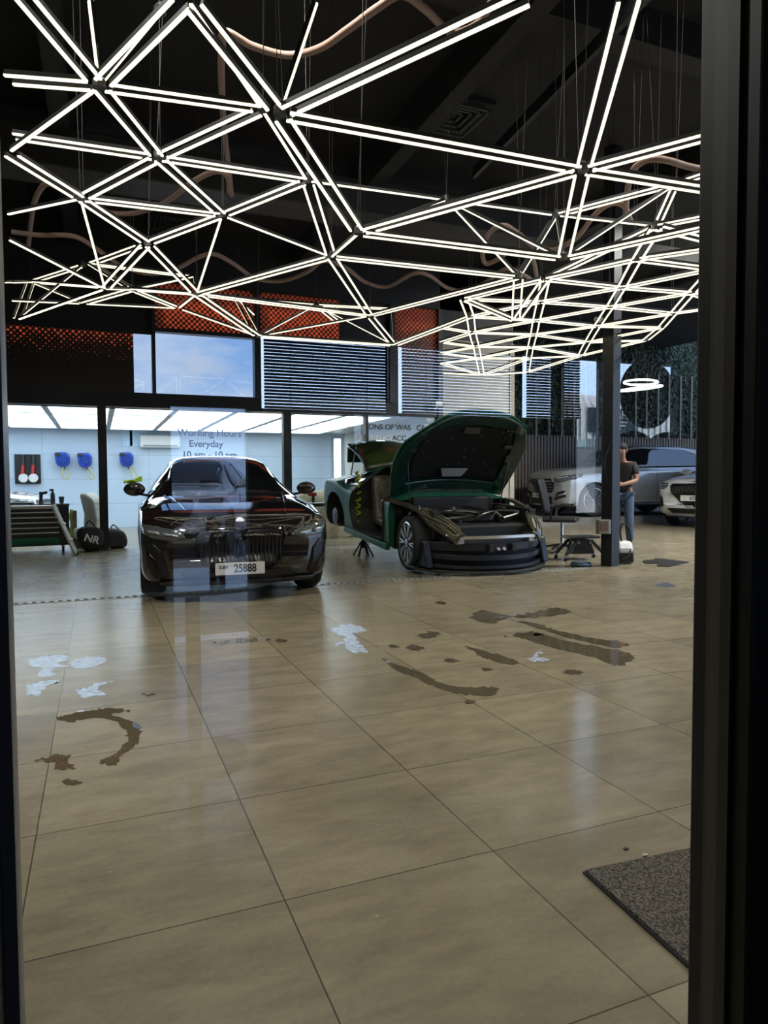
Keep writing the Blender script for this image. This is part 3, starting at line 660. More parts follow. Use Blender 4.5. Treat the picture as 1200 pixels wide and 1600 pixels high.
def cut(o, cutters, op='DIFFERENCE'):
    # boolean once, baked into the mesh; the cutter is deleted
    for mb in cutters:
        mb.m = [len(o.data.materials)-1]*len(mb.f); c = mb.build('cutter', list(o.data.materials)); c.parent = o.parent; m = o.modifiers.new('b', 'BOOLEAN'); m.object = c; m.operation = op; m.solver = 'EXACT'; m.use_self = True
        bpy.context.view_layer.update(); dg = bpy.context.evaluated_depsgraph_get()
        me = bpy.data.meshes.new_from_object(o.evaluated_get(dg)); o.modifiers.clear(); old = o.data; o.data = me; bpy.data.meshes.remove(old)
        bpy.data.objects.remove(c)
    o.data.set_sharp_from_angle(angle=R(38))
    return o
def bvh_of(o):
    bm = bmesh.new(); bm.from_mesh(o.data); t = BVHTree.FromBMesh(bm); bm.free(); return t
def conform(name, bvh, poly, view, m, parent, off=.004, th=.012, step=.06, mirror=False, far=6, smooth=True, curve=1):
    """lay a flat outline on the bodywork: view front/rear (x,z), side (y,z) or top (x,y); it gets its own thickness"""
    if curve > 1: poly = [tuple(p)[:2] for p in spline([(a, b, 0) for a, b in poly+[poly[0]]], curve)[:-1]]
    for sg in ((1, -1) if mirror else (1,)):
        bm = bmesh.new(); vs = [bm.verts.new((a, b, 0)) for a, b in poly]; f = bm.faces.new(vs)
        bmesh.ops.triangulate(bm, faces=[f], ngon_method='EAR_CLIP')
        for ax in (0, 1):
            lo = min(p[ax] for p in poly); hi = max(p[ax] for p in poly); q = lo+step
            while q < hi:
                no = (1, 0, 0) if ax == 0 else (0, 1, 0); co = (q, 0, 0) if ax == 0 else (0, q, 0)
                bmesh.ops.bisect_plane(bm, geom=bm.verts[:]+bm.edges[:]+bm.faces[:], plane_co=co, plane_no=no, dist=1e-5); q += step
        for v in bm.verts:
            a, b = v.co.x, v.co.y
            if view == 'front': o_, d_ = Vector((a*sg, -far, b)), Vector((0, 1, 0))
            elif view == 'rear': o_, d_ = Vector((a*sg, 8+far, b)), Vector((0, -1, 0))
            elif view == 'side': o_, d_ = Vector((-far*sg, a, b)), Vector((sg, 0, 0))
            else: o_, d_ = Vector((a*sg, b, far)), Vector((0, 0, -1))
            h, nrm, _, _ = bvh.ray_cast(o_, d_)
            if h is None:
                h, nrm, _, _ = bvh.find_nearest(o_+d_*far)
                if h is None: h, nrm = o_+d_*far, -d_
            if nrm.dot(d_) > 0: nrm = -nrm
            v.co = h + nrm*off - d_*.002
        me = bpy.data.meshes.new(name); bmesh.ops.recalc_face_normals(bm, faces=bm.faces)
        # make normals face the viewer
        bm.faces.ensure_lookup_table(); s = sum(((fc.normal.dot(-(d_))) for fc in bm.faces))
        if s < 0: bmesh.ops.reverse_faces(bm, faces=bm.faces)
        bm.to_mesh(me); bm.free(); me.materials.append(m)
        if smooth: me.polygons.foreach_set('use_smooth', [True]*len(me.polygons))
        o = bpy.data.objects.new(name, me); C.objects.link(o); o.parent = parent
        so_ = o.modifiers.new('t', 'SOLIDIFY'); so_.thickness = th; so_.offset = -1 if th < off+.001 else 0
    return o
def wheel(parent, x, y, r, w, side, rim_m, spokes=10, rimr=.74, split=True, hub=None, name='wheel', steer=0, cal=None):
    """side=-1: outer face towards -x"""
    e = bpy.data.objects.new(name, None); C.objects.link(e); e.parent = parent; e.location = (x, y, r); e.rotation_euler = (0, 0, steer+(0 if side < 0 else math.pi)); e.empty_display_size = .1
    rr = r*rimr
    MB().lathe([(rr, -w/2+.015), (rr+.02, -w/2), (r-.03, -w/2+.004), (r-.006, -w/2+.035), (r, -w*.2), (r, w*.2), (r-.006, w/2-.035), (r-.03, w/2-.004), (rr+.02, w/2), (rr, w/2-.015)], axis='X', n=48).build('tyre', rubber, e, smooth=50)
    m_ = MB(); m_.lathe([(rr, w/2-.015), (rr-.015, w/2-.03), (rr-.02, 0), (rr-.015, -w/2+.03), (rr+.004, -w/2+.012), (rr-.012, -w/2+.006), (rr-.022, -w/2+.02)], axis='X', n=48)
    m_.build('rim', rim_m, e, smooth=40)
    MB().lathe([(rr*.72, -w/2+.085), (rr*.72, -w/2+.10), (.05, -w/2+.10)], axis='X', n=32).build('brake_disc', mat('brake_steel', (.28, .27, .26), .35, .8), e)
    m_ = MB()
    for i in range(spokes):
        a = 2*math.pi*i/spokes
        for da in ((-.10, .10) if split else (0,)):
            p0 = Vector((-w/2+.03, math.cos(a)*.055, math.sin(a)*.055)); p1 = Vector((-w/2+.022, math.cos(a+da)*rr*.97, math.sin(a+da)*rr*.97))
            m_.bar(p0, p1, .020, .028, upv=(1, 0, 0))
    m_.lathe([(0, -w/2+.008), (.055, -w/2+.012), (.07, -w/2+.03), (.07, -w/2+.07)], axis='X', n=24)
    m_.build('spokes', rim_m, e, bevel=.003)
    return e
def arch(x0, x1, y, z, r): return MB().lathe([(r, x0), (r, x1)], c=(0, y, z), axis='X', n=40)
def plate(parent, s, x, y, z, rz=0, w=.42, h=.10, emir=''):
    p = bx(-w/2, w/2, -.006, .006, -h/2, h/2).build('number_plate', mat('plate_white', (.72, .72, .70), .4), parent, bevel=.003); p.location = (x, y, z); p.rotation_euler = (0, 0, rz)
    text_mesh('plate_digits', s, h*.92, mat('plate_ink', (.02, .02, .02), .6), (w*.10, -.0075, 0), (R(90), 0, 0), p, sx=.80, bold=.002)
    if emir: text_mesh('plate_emirate', emir, h*.36, mat('plate_ink'), (-w*.34, -.0075, h*.14), (R(90), 0, 0), p, sx=.7, bold=.0008)
    return p
def mirror_pod(parent, x, y, z, sg, m, sc=1):
    # door mirror: pod, arm, glass
    e = bpy.data.objects.new('door_mirror', None); C.objects.link(e); e.parent = parent; e.location = (x, y, z); e.scale = (sc, sc, sc)
    m_ = MB(); m_.ball((sg*.13, 0, .03), .1, sc=(1.18, .62, .78)); m_.build('mirror_shell', m, e, smooth=True)
    MB().bar((-.03*sg, .02, -.045), (sg*.10, 0, -.02), .05, .03).build('mirror_arm', plast_b, e, bevel=.006)
    MB().ball((sg*.13, .028, .03), .088, sc=(1.15, .45, .72)).build('mirror_glass', mat('mirror_glass', (.5, .55, .6), .03, 1), e, smooth=True)
glass_car = mat('car_glass_dark', (.006, .007, .008), .02, coat=1)
lamp_glass = mat('lamp_lens', (.10, .11, .12), .04, coat=1, metal=.3)
lamp_in = mat('lamp_bright', (.55, .57, .6), .15, .6)
grille_b = mat('grille_black', (.010, .010, .011), .3)
# ------------------------------------------------------------------ BLACK SALOON
paint_black = mat('paint_black_brown', (.012, .009, .009), .06, coat=1, spec=.7)
def black_saloon():
    sc = 1.0
    mid = PZ(228, 932, 0).lerp(PZ(485, 912, 0), .5); ax = PZ(485, 912, 0)-PZ(228, 932, 0)
    rz = R(-4)
    t = thing('black_saloon', 'glossy black saloon facing the glass with LED lines mirrored in its bonnet', 'car', (0, 0, 0), rz)
    d = Vector((-math.sin(rz), math.cos(rz), 0))
    front = mid - d*.86; t.location = (front.x, front.y, 0)
    L = 4.95
    #      s    w     zb    zs    zt    wt
    K = [(0.0, .66, .40, .60, .64, .60), (.03, .80, .30, .66, .70, .66), (.10, .88, .22, .73, .78, .74), (.25, .925, .18, .78, .85, .78), (.60, .94, .17, .84, .92, .76), (1.0, .95, .18, .89, .975, .74), (1.35, .95, .18, .92, 1.02, .73),
         (1.55, .95, .18, .935, 1.10, .70), (2.0, .95, .18, .95, 1.34, .62), (2.35, .95, .18, .955, 1.455, .59), (2.8, .95, .18, .96, 1.50, .58), (3.3, .95, .18, .97, 1.475, .58), (3.8, .95, .19, .98, 1.34, .60), (4.3, .94, .20, .985, 1.14, .64), (4.7, .90, .24, .97, 1.09, .66), (4.88, .84, .32, .92, 1.04, .66), (4.95, .76, .42, .80, .88, .62)]
    sh = car_shell(K, L, nose=.24, tail=.18)
    o = sh.build('body', [paint_black, plast_b], t, smooth=True, weld=True)
    cut(o, [arch(-1.2, -.62, .86, .35, .385), arch(.62, 1.2, .86, .35, .385), arch(-1.2, -.62, 3.85, .35, .385), arch(.62, 1.2, 3.85, .35, .385)])
    B = bvh_of(o)
    # kidney grille: two tall slatted openings and a chrome rim
    kid = [(.03, .34), (.03, .66), (.09, .70), (.36, .695), (.42, .64), (.40, .50), (.33, .36), (.22, .33)]
    for sg in (1, -1):
        poly = [(x*sg, z) for x, z in kid]
        e = conform('kidney_grille', B, poly, 'front', grille_b, t, off=.006, step=.05)
        for i in range(9):
            x = (.07+i*.038)*sg; conform('grille_slat', B, [(x, .37), (x+.012, .37), (x+.012, .67), (x, .67)], 'front', mat('slat_gloss', (.008, .008, .009), .3), e, off=.016, th=.02, step=.08)
        rim = [Vector((p[0], p[1], 0)) for p in poly]; pts = []
        for p in spline([(a.x, a.y, 0) for a in rim+[rim[0]]], 4)[:-1]:
            h, nn, _, _ = B.ray_cast(Vector((p.x, -5, p.y)), Vector((0, 1, 0))); pts.append((h or Vector((p.x, 0, p.y)))+Vector((0, -.012, 0)))
        MB().tube(pts, .008, 6, closed=True).build('grille_rim', mat('dark_chrome', (.05, .045, .045), .2, 1), t, smooth=True)
    conform('headlight', B, [(.50, .62), (.55, .69), (.78, .735), (.90, .75), (.885, .67), (.80, .625), (.62, .595)], 'front', lamp_glass, t, off=.005, mirror=True, step=.05)
    for sg in (-1, 1):
        conform('daytime_light', B, [(sg*.56, .632), (sg*.58, .655), (sg*.70, .675), (sg*.70, .655)], 'front', lamp_in, t, off=.011, step=.04)
        conform('daytime_light', B, [(sg*.73, .655), (sg*.74, .682), (sg*.85, .70), (sg*.84, .675)], 'front', lamp_in, t, off=.011, step=.04)
    conform('lower_intake', B, [(-.50, .215), (-.56, .29), (-.36, .315), (.36, .315), (.56, .29), (.50, .215)], 'front', grille_b, t, off=.005)
    conform('side_intake', B, [(.66, .26), (.72, .50), (.80, .58), (.87, .56), (.84, .36), (.78, .25)], 'front', grille_b, t, off=.006, mirror=True)
    conform('intake_blade', B, [(.70, .24), (.78, .43), (.84, .50), (.845, .47), (.79, .38), (.73, .23)], 'front', mat('dark_chrome'), t, off=.014, mirror=True)
    conform('front_lip', B, [(-.72, .19), (-.74, .225), (.74, .225), (.72, .19)], 'front', plast_b, t, off=.02, th=.03)
    # emblem
    em = Vector((0, .10, .775)); MB().lathe([(0, -.004), (.036, -.004), (.04, 0), (.04, .006)], c=(0, 0, 0), axis='Z').xf(Matrix.Translation(em) @ Matrix.Rotation(R(62), 4, 'X')).build('emblem', mat('emblem_grey', (.5, .5, .52), .25, .8), t, smooth=True)
    # glasshouse
    conform('windscreen', B, [(-.66, 1.40), (-.57, 2.22), (-.30, 2.30), (.30, 2.30), (.57, 2.22), (.66, 1.40), (.35, 1.33), (-.35, 1.33)], 'top', glass_car, t, off=.004, step=.08)
    conform('side_window', B, [(1.62, .985), (2.25, 1.36), (2.75, 1.42), (3.35, 1.40), (3.85, 1.25), (4.05, 1.06), (3.9, 1.005)], 'side', glass_car, t, off=.004, mirror=True, step=.08)
    for sg in (-1, 1):
        for y in (1.98, 2.98):
            MB().tube([(sg*.951, y, .9), (sg*.956, y, .5), (sg*.945, y, .28)], .003, 5).build('door_gap', black, t)
        MB().bar((sg*.958, 2.65, .82), (sg*.958, 2.86, .825), .02, .022).build('door_handle', paint_black, t, bevel=.006)
        mirror_pod(t, sg*.86, 1.72, 1.045, sg, paint_black)
        for y in (.86, 3.85): wheel(t, sg*.80, y, .35, .25, sg, mat('rim_dark', (.06, .06, .065), .2, .9), 10)
    # cabin hints behind the glass: two headrests and mirror stay modelled in the screen base
    for sg in (-1, 1): MB().tube(spline([(sg*.12, 1.36, 1.035), (sg*.35, 1.40, 1.05), (sg*.56, 1.47, 1.04)], 5), .009, 6).build('wiper', plast_b, t)
    # bonnet shut lines and creases
    for sg in (-1, 1):
        pts = []
        for i in range(12):
            y = .18+i*.1; x = sg*(.46+.16*(i/11)); h, nn, _, _ = B.ray_cast(Vector((x, y, 4)), Vector((0, 0, -1))); pts.append(h+Vector((0, 0, .001)))
        MB().tube(pts, .004, 6).build('bonnet_crease', paint_black, t, smooth=True)
    plate(t, '25888', -.02, -.035, .335, 0, .46, .115, 'DUBAI')
    return t
saloon = black_saloon()
# ------------------------------------------------------------------ GREEN COUPE, stripped, bonnet and boot up
paint_green = mat('paint_racing_green', (.016, .10, .055), .28, coat=0, spec=.16)
paint_olive = mat('paint_inner_green', (.035, .05, .015), .25, coat=.6)
engine_m = mat('engine_black', (.016, .015, .014), .35, noise=.5, nscale=8, bump=.4)
ebay_m = mat('engine_bay_dark', (.012, .012, .012), .6)
def green_coupe():
    X0 = 4.55
    t = thing('stripped_green_coupe', 'dark green coupe stripped of its bumper and door, bonnet raised, on a stand', 'car', (X0, 7.28, -.045)); t.rotation_euler.x = R(3.4)
    L = 4.70; ZL_ = .05
    K = [(0.0, .60, .30, .56, .62, .56), (.25, .86, .20, .70, .74, .70), (.55, .95, .18, .76, .84, .72), (.9, .965, .18, .80, .90, .70), (1.35, .955, .18, .84, .95, .68),
         (1.7, .95, .19, .86, 1.02, .62), (2.15, .945, .20, .87, 1.24, .56), (2.6, .945, .20, .88, 1.32, .54), (3.1, .955, .20, .90, 1.27, .54), (3.6, .995, .20, 1.0, 1.16, .56), (4.0, .99, .22, 1.0, 1.09, .62), (4.45, .93, .28, .95, 1.02, .66), (4.7, .80, .42, .78, .86, .60)]
    # cabin and rear: from the scuttle back
    o = car_shell(K, L, nose=.2, tail=.2, s0=1.38).build('body', [paint_green, mat('cabin_dark', (.02, .022, .015), .7)], t, smooth=True, weld=True)
    for v in o.data.vertices: pass
    # hollow out the near side door opening and the rear wheel arch
    door = [(1.62, .30), (1.56, .62), (1.66, .95), (1.95, 1.12), (2.2, 1.235), (2.45, 1.27), (2.62, 1.26), (2.74, 1.10), (2.86, .88), (2.92, .60), (2.80, .36), (2.66, .29)]
    cut(o, [MB().prism(door, 'X', -1.3, .82, 0), arch(-1.3, -.55, 3.62, .40, .42), arch(.55, 1.3, 3.62, .40, .42), MB().box(-.86, .86, 1.3, 1.52, .22, .86)])
    B = bvh_of(o)
    conform('windscreen', B, [(-.60, 1.52), (-.52, 2.05), (-.28, 2.12), (.28, 2.12), (.52, 2.05), (.60, 1.52), (.3, 1.47), (-.3, 1.47)], 'top', mat('windscreen_olive', (.05, .055, .03), .03, coat=1), t, off=.004, step=.08)
    conform('rear_quarter_glass', B, [(2.86, .95), (2.90, 1.18), (3.2, 1.15), (3.45, 1.02), (3.3, .96)], 'side', glass_car, t, off=.004, mirror=True)
    conform('taillight', B, [(.55, .72), (.6, .80), (.82, .80), (.84, .70)], 'rear', mat('lamp_red', (.3, .01, .01), .15), t, mirror=True)
    # door aperture seal
    pts = [Vector((-.95+.22*max(0, (z-.88)/.4)*1.5, y, z)) for y, z in [(1.62, .30), (1.56, .62), (1.66, .95), (1.95, 1.12), (2.2, 1.235), (2.45, 1.27), (2.62, 1.26), (2.74, 1.10), (2.86, .88), (2.92, .60), (2.80, .36), (2.66, .29)]]
    pr = []
    for p in spline(pts+[pts[0]], 5)[:-1]:
        h, nn, _, _ = B.find_nearest(p); pr.append(h+Vector((-.004, 0, 0)))
    MB().tube(pr, .017, 8, closed=True).build('door_seal', rubber, t, smooth=True)
    # sill, floor pan, dash, seats
    bx(-.90, .90, 1.6, 2.95, .26, .30).build('floor_pan', ebay_m, t)
    m_ = MB(); m_.box(-.80, .80, 1.62, 1.86, .62, .86).ball((-.36, 1.95, .74), .17, sc=(1, .3, 1)); m_.build('dashboard', mat('dash_black', (.02, .02, .018), .6), t, bevel=.02)
    MB().tube([(-.36+math.cos(a*math.pi/12)*.18, 2.04+math.sin(a*math.pi/12)*.04, .76+math.sin(a*math.pi/12)*.17) for a in range(24)], .014, 8, closed=True).build('steering_wheel', plast_b, t, smooth=True)
    seatm = mat('plastic_covered_seat', (.14, .115, .085), .3, noise=.35, nscale=14, bump=1, coat=.4)
    for sx_ in (-.42, .42):
        m_ = MB()
        prof = [(2.12, .42), (2.14, .52), (2.5, .50), (2.55, .62), (2.62, .90), (2.66, 1.08), (2.72, 1.14), (2.80, 1.12), (2.80, .95), (2.74, .60), (2.68, .40), (2.3, .36)]
        m_.prism(prof, 'X', sx_-.24, sx_+.24); s_ = m_.build('seat', seatm, t, bevel=.05); s_.modifiers['bevel'].segments = 4; s_.data.polygons.foreach_set('use_smooth', [True]*len(s_.data.polygons))
    wr = MB(); rr_ = random.Random(5)
    for i in range(7):
        z = .40+i*.11; wr.tube(spline([(-.86, 2.82+.02*math.sin(i), z), (-.80, 2.88, z+.03), (-.86, 2.92, z+.09), (-.84, 2.86, z+.12)], 4), .02, 6)
    wr.build('yellow_wrap', mat('yellow_green_film', (.28, .30, .02), .4), t, smooth=True)
    # rear hatch, raised
    hk = MB(); n = 10; vs = []
    for i in range(n+1):
        a = -1+2*i/n
        for j in range(9):
            s = j/8; x = a*(.62-.10*s*0); y = 3.15+.95*s-.1*math.cos(a*1.2); z = 1.27+.50*s**.8-.10*a*a-.12*s*s
            vs.append((x, y, z+.02))
    fs = [(i*9+j, i*9+j+1, (i+1)*9+j+1, (i+1)*9+j) for i in range(n) for j in range(8)]
    hk.add(vs, fs); hh = hk.build('boot_lid', paint_olive, t, smooth=True); q = hh.modifiers.new('t', 'SOLIDIFY'); q.thickness = .03
    bx(-.60, .60, 4.06, 4.10, 1.28, 1.60).build('boot_lid_lip', paint_olive, t, bevel=.03)
    for sg in (-1, 1): MB().tube([(sg*.58, 4.0, .95), (sg*.56, 3.75, 1.55)], .012, 8).build('gas_strut', alu, t)
    # rear corner torn down to the structure: hanging lamp panel and hub
    m_ = MB(); m_.lathe([(.05, -.98), (.14, -.96), (.14, -.90), (.05, -.88)], c=(0, 3.62, .42), axis='X').box(-.9, -.5, 3.5, 3.74, .36, .46).bar((-.95, 3.5, .30), (-.5, 3.35, .26), .08, .05).bar((-.9, 3.75, .28), (-.4, 3.9, .36), .06, .05)
    m_.build('rear_suspension', engine_m, t)
    # jacking rail
    sil = [(1.42, .18), (1.42, .27), (3.15, .30), (3.2, .22)]
    m_ = MB().prism(sil, 'X', -.965, -.90); m_.build('sill_panel', paint_green, t, bevel=.008)
    # ---------------- front structure
    m_ = MB(); m_.box(-.66, .66, .35, 1.38, .30, .62).box(-.62, .62, 1.30, 1.42, .5, .90)
    m_.build('engine_bay', ebay_m, t, bevel=.02)
    m_ = MB(); m_.box(-.26, .26, .62, 1.20, .62, .74)
    for sg in (-1, 1): m_.box(sg*.36-.09, sg*.36+.09, .55, 1.22, .60, .70)
    m_.build('engine_cover', engine_m, t, bevel=.03)
    m_ = MB(); rr_ = random.Random(9)
    for i in range(12):
        x0 = rr_.uniform(-.6, .6); y0 = rr_.uniform(.5, 1.25); m_ = MB()
        m_.tube(spline([(x0, y0, .66), (x0+rr_.uniform(-.2, .2), y0+.08, .76), (x0+rr_.uniform(-.35, .35), y0+rr_.uniform(-.2, .2), .74), (x0+rr_.uniform(-.5, .5)*.8, y0+rr_.uniform(-.25, .25), .68)], 5), rr_.uniform(.012, .026), 8)
        m_.build('engine_hose', mat('hose_black_gloss', (.02, .019, .018), .3), t, smooth=True)
    for sg in (-1, 1):
        MB().lathe([(.09, .66), (.09, .77), (.06, .79), (0, .79)], c=(sg*.55, 1.0, 0)).build('strut_top', engine_m, t, smooth=40)
        # inner wing and slim remaining wing top
        m_ = MB(); m_.box(sg*.70-.05, sg*.70+.05, .45, 1.38, .45, .80); m_.build('inner_wing', ebay_m, t, bevel=.01)
        pts = spline([(sg*.66, .34, .66), (sg*.78, .62, .765), (sg*.84, .95, .83), (sg*.88, 1.30, .865), (sg*.93, 1.46, .86)], 6); m_ = MB(); vs = []; fs = []
        for i, p in enumerate(pts):
            w_ = .05+.05*i/len(pts); vs += [p+Vector((-w_*1.0, 0, -.012)), p+Vector((-w_*.3, 0, .014)), p+Vector((w_*.5, 0, .008)), p+Vector((w_*1.0, 0, -.05))]
        for i in range(len(pts)-1):
            for k in range(3): fs.append((i*4+k, i*4+k+1, i*4+k+5, i*4+k+4))
        m_.add(vs, fs); w = m_.build('wing_rail', mat('wing_bronze', (.05, .045, .03), .15, coat=1), t, smooth=True); q = w.modifiers.new('t', 'SOLIDIFY'); q.thickness = .012
        # big teardrop headlamp: clear lens over bright internals
        ox = sg*.66; lens = MB(); A = []; nu, nv = 16, 10
        for i in range(nu+1):
            u = i/nu
            for j in range(nv+1):
                v = -1+2*j/nv; hw = .155*math.sin(math.pi*min(1, u*.86+.12))**.8
                y = .10+.62*u; x = ox+sg*(-.12+.27*u**.9)+v*hw*.75; z = .50+.31*u**.8-.05*v*sg+.04*(1-v*v)-.02
                A.append((x, y, z))
        F_ = [(i*(nv+1)+j, i*(nv+1)+j+1, (i+1)*(nv+1)+j+1, (i+1)*(nv+1)+j) for i in range(nu) for j in range(nv)]
        lens.add(A, F_); lo_ = lens.build('headlamp_lens', mat('headlamp_lens', (.07, .068, .045), .05, .4, coat=1), t, smooth=True); q = lo_.modifiers.new('t', 'SOLIDIFY'); q.thickness = .03
        for k in range(4):
            pts = []
            for i in range(10):
                u = .08+.8*i/9; v = -.7+.42*k+.15*math.sin(u*6); hw = .155*math.sin(math.pi*min(1, u*.86+.12))**.8
                pts.append((ox+sg*(-.12+.27*u**.9)+v*hw*.7, .10+.62*u-.006, .50+.31*u**.8-.05*v*sg+.04*(1-v*v)-.004))
            MB().tube(pts, .004, 5).build('lamp_guide', mat('lamp_guide', (.5, .45, .3), .2, .5), lo_, smooth=True)
        MB().box(sg*.52-.06, sg*.52+.06, .16, .30, .42, .52).build('beam_bracket', mat('bracket_alu', (.45, .45, .45), .35, .8), t, bevel=.008)
    pts = [(-.56, .16, .50), (-.3, .10, .505), (0, .08, .507), (.3, .10, .505), (.56, .16, .50)]
    m_ = MB(); sp = spline(pts, 5)
    for i in range(len(sp)-1): m_.bar(sp[i], sp[i+1], .05, .035)
    m_.build('crash_beam', mat('beam_alu', (.70, .71, .74), .22, .9), t)
    bx(-.46, .46, .22, .28, .26, .48).build('radiator', mat('radiator_grey', (.05, .05, .05), .5, noise=.3, nscale=50), t)
    # lower front: bumper carrier, ledges and undertray
    cb_ = mat('carrier_blueblack', (.012, .016, .026), .3)
    def arc_slab(name, w, y0, bow, z0, z1, d, m, x_in=0):
        mm = MB(); n = 20; vs = []
        for i in range(n+1):
            a = -1+2*i/n; y = y0+bow*abs(a)**2.4; x = a*w
            vs += [(x, y, z0), (x, y, z1), (x, y+d, z1), (x, y+d, z0)]
        fs = []
        for i in range(n):
            for k in range(4): fs.append((i*4+k, i*4+(k+1) % 4, (i+1)*4+(k+1) % 4, (i+1)*4+k))
        fs += [(0, 1, 2, 3), (n*4, n*4+3, n*4+2, n*4+1)]
        mm.add(vs, fs); return mm.build(name, m, t, bevel=.006)
    arc_slab('bumper_carrier', .90, .08, .45, .33, .43, .12, cb_)
    arc_slab('bumper_carrier', .84, .02, .42, .225, .285, .12, cb_)
    arc_slab('lower_mesh', .80, .12, .34, .10, .36, .03, mat('carrier_inner', (.007, .008, .012), .7))
    arc_slab('undertray', .96, -.04, .52, .075, .10, .35, mat('undertray', (.03, .03, .026), .4, noise=.4, nscale=5))
    arc_slab('air_dam', .90, .0, .48, .12, .16, .06, cb_)
    for sg in (-1, 1):
        m_ = MB(); m_.prism([(.30, .12), (.42, .44), (.80, .42), (.50, .12)], 'X', sg*.84-.05, sg*.84+.05); m_.build('corner_duct', cb_, t, bevel=.02)
        MB().lathe([(.0, -.01), (.018, -.01), (.018, .02)], c=(sg*.04, .055, .36), axis='Y', n=16).build('sensor_ring', mat('sensor_white', (.6, .6, .6), .4), t)
        MB().box(sg*.16-.03, sg*.16+.03, .02, .08, .33, .42).build('carrier_clip', plast_b, t, bevel=.008)
    wheel(t, -.80, .86, .355, .25, -1, mat('rim_machined', (.42, .42, .44), .18, .95), 10, rimr=.76, steer=R(-4))
    wheel(t, .80, .86, .355, .25, 1, mat('rim_machined'), 10, rimr=.76)
    MB().prism([(.48, .12), (.55, .70), (1.2, .75), (1.28, .20), (1.2, .62), (.62, .60)], 'X', -.64, -.62).build('arch_liner', ebay_m, t)
    # ---------------- raised bonnet
    n = 18; mvals = 14; out_ = []; 
    hinge = Vector((0, 1.62, .98)); ang = R(47)
    def hp(a, s, inner=0):
        # a across -1..1, s from hinge 0 to nose 1
        Lb = 1.46; w_ = .86+.10*math.sin(math.pi*min(1, s*1.15))-.34*max(0, s-.62)**1.5*2.2
        x = a*w_; l = Lb*s*(1-.10*abs(a)**3*s); bow = .13*(1-a*a)+.10*math.sin(math.pi*s)*.9
        bow -= inner*(.035)
        # direction along the panel and its outward normal (up when shut)
        d = Vector((0, -math.cos(ang), math.sin(ang))); nn = Vector((0, math.sin(ang), math.cos(ang)))
        return hinge + Vector((x, 0, 0)) + d*l + nn*(bow-.1)
    def grid(inn, a0=-1, a1=1, s0=0, s1=1, na=n, ns_=mvals):
        vs = [hp(a0+(a1-a0)*i/na, s0+(s1-s0)*j/ns_, inn) for i in range(na+1) for j in range(ns_+1)]
        return vs, [(i*(ns_+1)+j, i*(ns_+1)+j+1, (i+1)*(ns_+1)+j+1, (i+1)*(ns_+1)+j) for i in range(na) for j in range(ns_)]
    b_ = MB(); b_.add(*grid(0)); bo = b_.build('bonnet', paint_green, t, smooth=True); q = bo.modifiers.new('t', 'SOLIDIFY'); q.thickness = .022; q.offset = 0
    inner_g = mat('bonnet_inner_green', (.006, .035, .026), .25, coat=.5)
    # inner frame ribs round a dark insulation pad
    m_ = MB(); m_.add(*grid(1.3, -.74, .74, .16, .80)); pd = m_.build('insulation_pad', mat('insulation_black', (.003, .003, .003), .85), bo, smooth=True); q = pd.modifiers.new('t', 'SOLIDIFY'); q.thickness = .015; q.offset = 0
    for (a0, a1, s0, s1) in ((-.97, .97, .02, .14), (-.90, .90, .82, .98), (-.97, -.76, .05, .95), (.76, .97, .05, .95)):
        m_ = MB(); m_.add(*grid(1.5, a0, a1, s0, s1, 14, 6)); r_ = m_.build('bonnet_frame', inner_g, bo, smooth=True); q = r_.modifiers.new('t', 'SOLIDIFY'); q.thickness = .03; q.offset = 0
    c0 = hp(0, .24, 2.2); c1 = hp(0, .15, 2.2)
    pl = []
    for (a, s) in ((-.22, .29), (.22, .29), (.16, .20), (-.16, .20)): pl.append(hp(a, s, 2.6))
    pl2 = [p+Vector((0, -.01, -.008)) for p in pl]
    MB().add(pl+pl2, [(0, 1, 2, 3), (7, 6, 5, 4), (0, 4, 5, 1), (1, 5, 6, 2), (2, 6, 7, 3), (3, 7, 4, 0)]).build('silver_label', mat('silver_label', (.55, .57, .62), .3, .4), bo)
    for (a, s, w_, h_) in ((0, .76, .12, .05), (.78, .45, .06, .06), (.70, .60, .08, .03), (-.80, .55, .05, .03)):
        p = hp(a, s, 2.0); MB().box(p.x-w_, p.x+w_, p.y-.02, p.y+.01, p.z-h_, p.z+h_, rot=Matrix.Rotation(R(28), 3, 'X')).build('bonnet_latch', plast_b, bo, bevel=.012)
    r_ = random.Random(4)
    for i in range(26):
        a, s = r_.uniform(-.7, .8), r_.uniform(.2, .92); p = hp(a, s, 1.9); MB().ball(p, .006, 5).build('rivet', mat('rivet_bright', (.8, .8, .8), .2, .5), bo)
    for sg in (-1, 1): MB().tube([(sg*.70, 1.25, .82), hp(sg*.80, .42, 1.6)], .009, 8).build('gas_strut', plast_b, t)
    p = hp(0, 0, 0)
    return t
coupe = green_coupe()
t = thing('axle_stand', 'black axle stand holding up the sill of the green coupe', 'axle stand', (3.80, 10.12, 0))
for a in range(4):
    an = R(45+90*a); MB().bar((math.cos(an)*.17, math.sin(an)*.17, 0), (math.cos(an)*.03, math.sin(an)*.03, .22), .035, .012).build('leg', black, t)
MB().lathe([(.028, .12), (.028, .268), (.05, .272), (.05, .285), (0, .285)], n=16).build('post', black, t)
t = thing('trolley_jack', 'black low jack lying on the floor behind the green coupe', 'jack', (3.05, 10.85, 0))
MB().box(-.5, .35, -.05, .05, .04, .10).build('frame', black, t, bevel=.01)
MB().bar((.05, 0, .09), (.30, 0, .24), .05, .03).build('lifting_arm', black, t)
MB().tube([(-.1, -.02, .09), (-.25, -.35, .05)], .014).build('handle', plast_b, t)
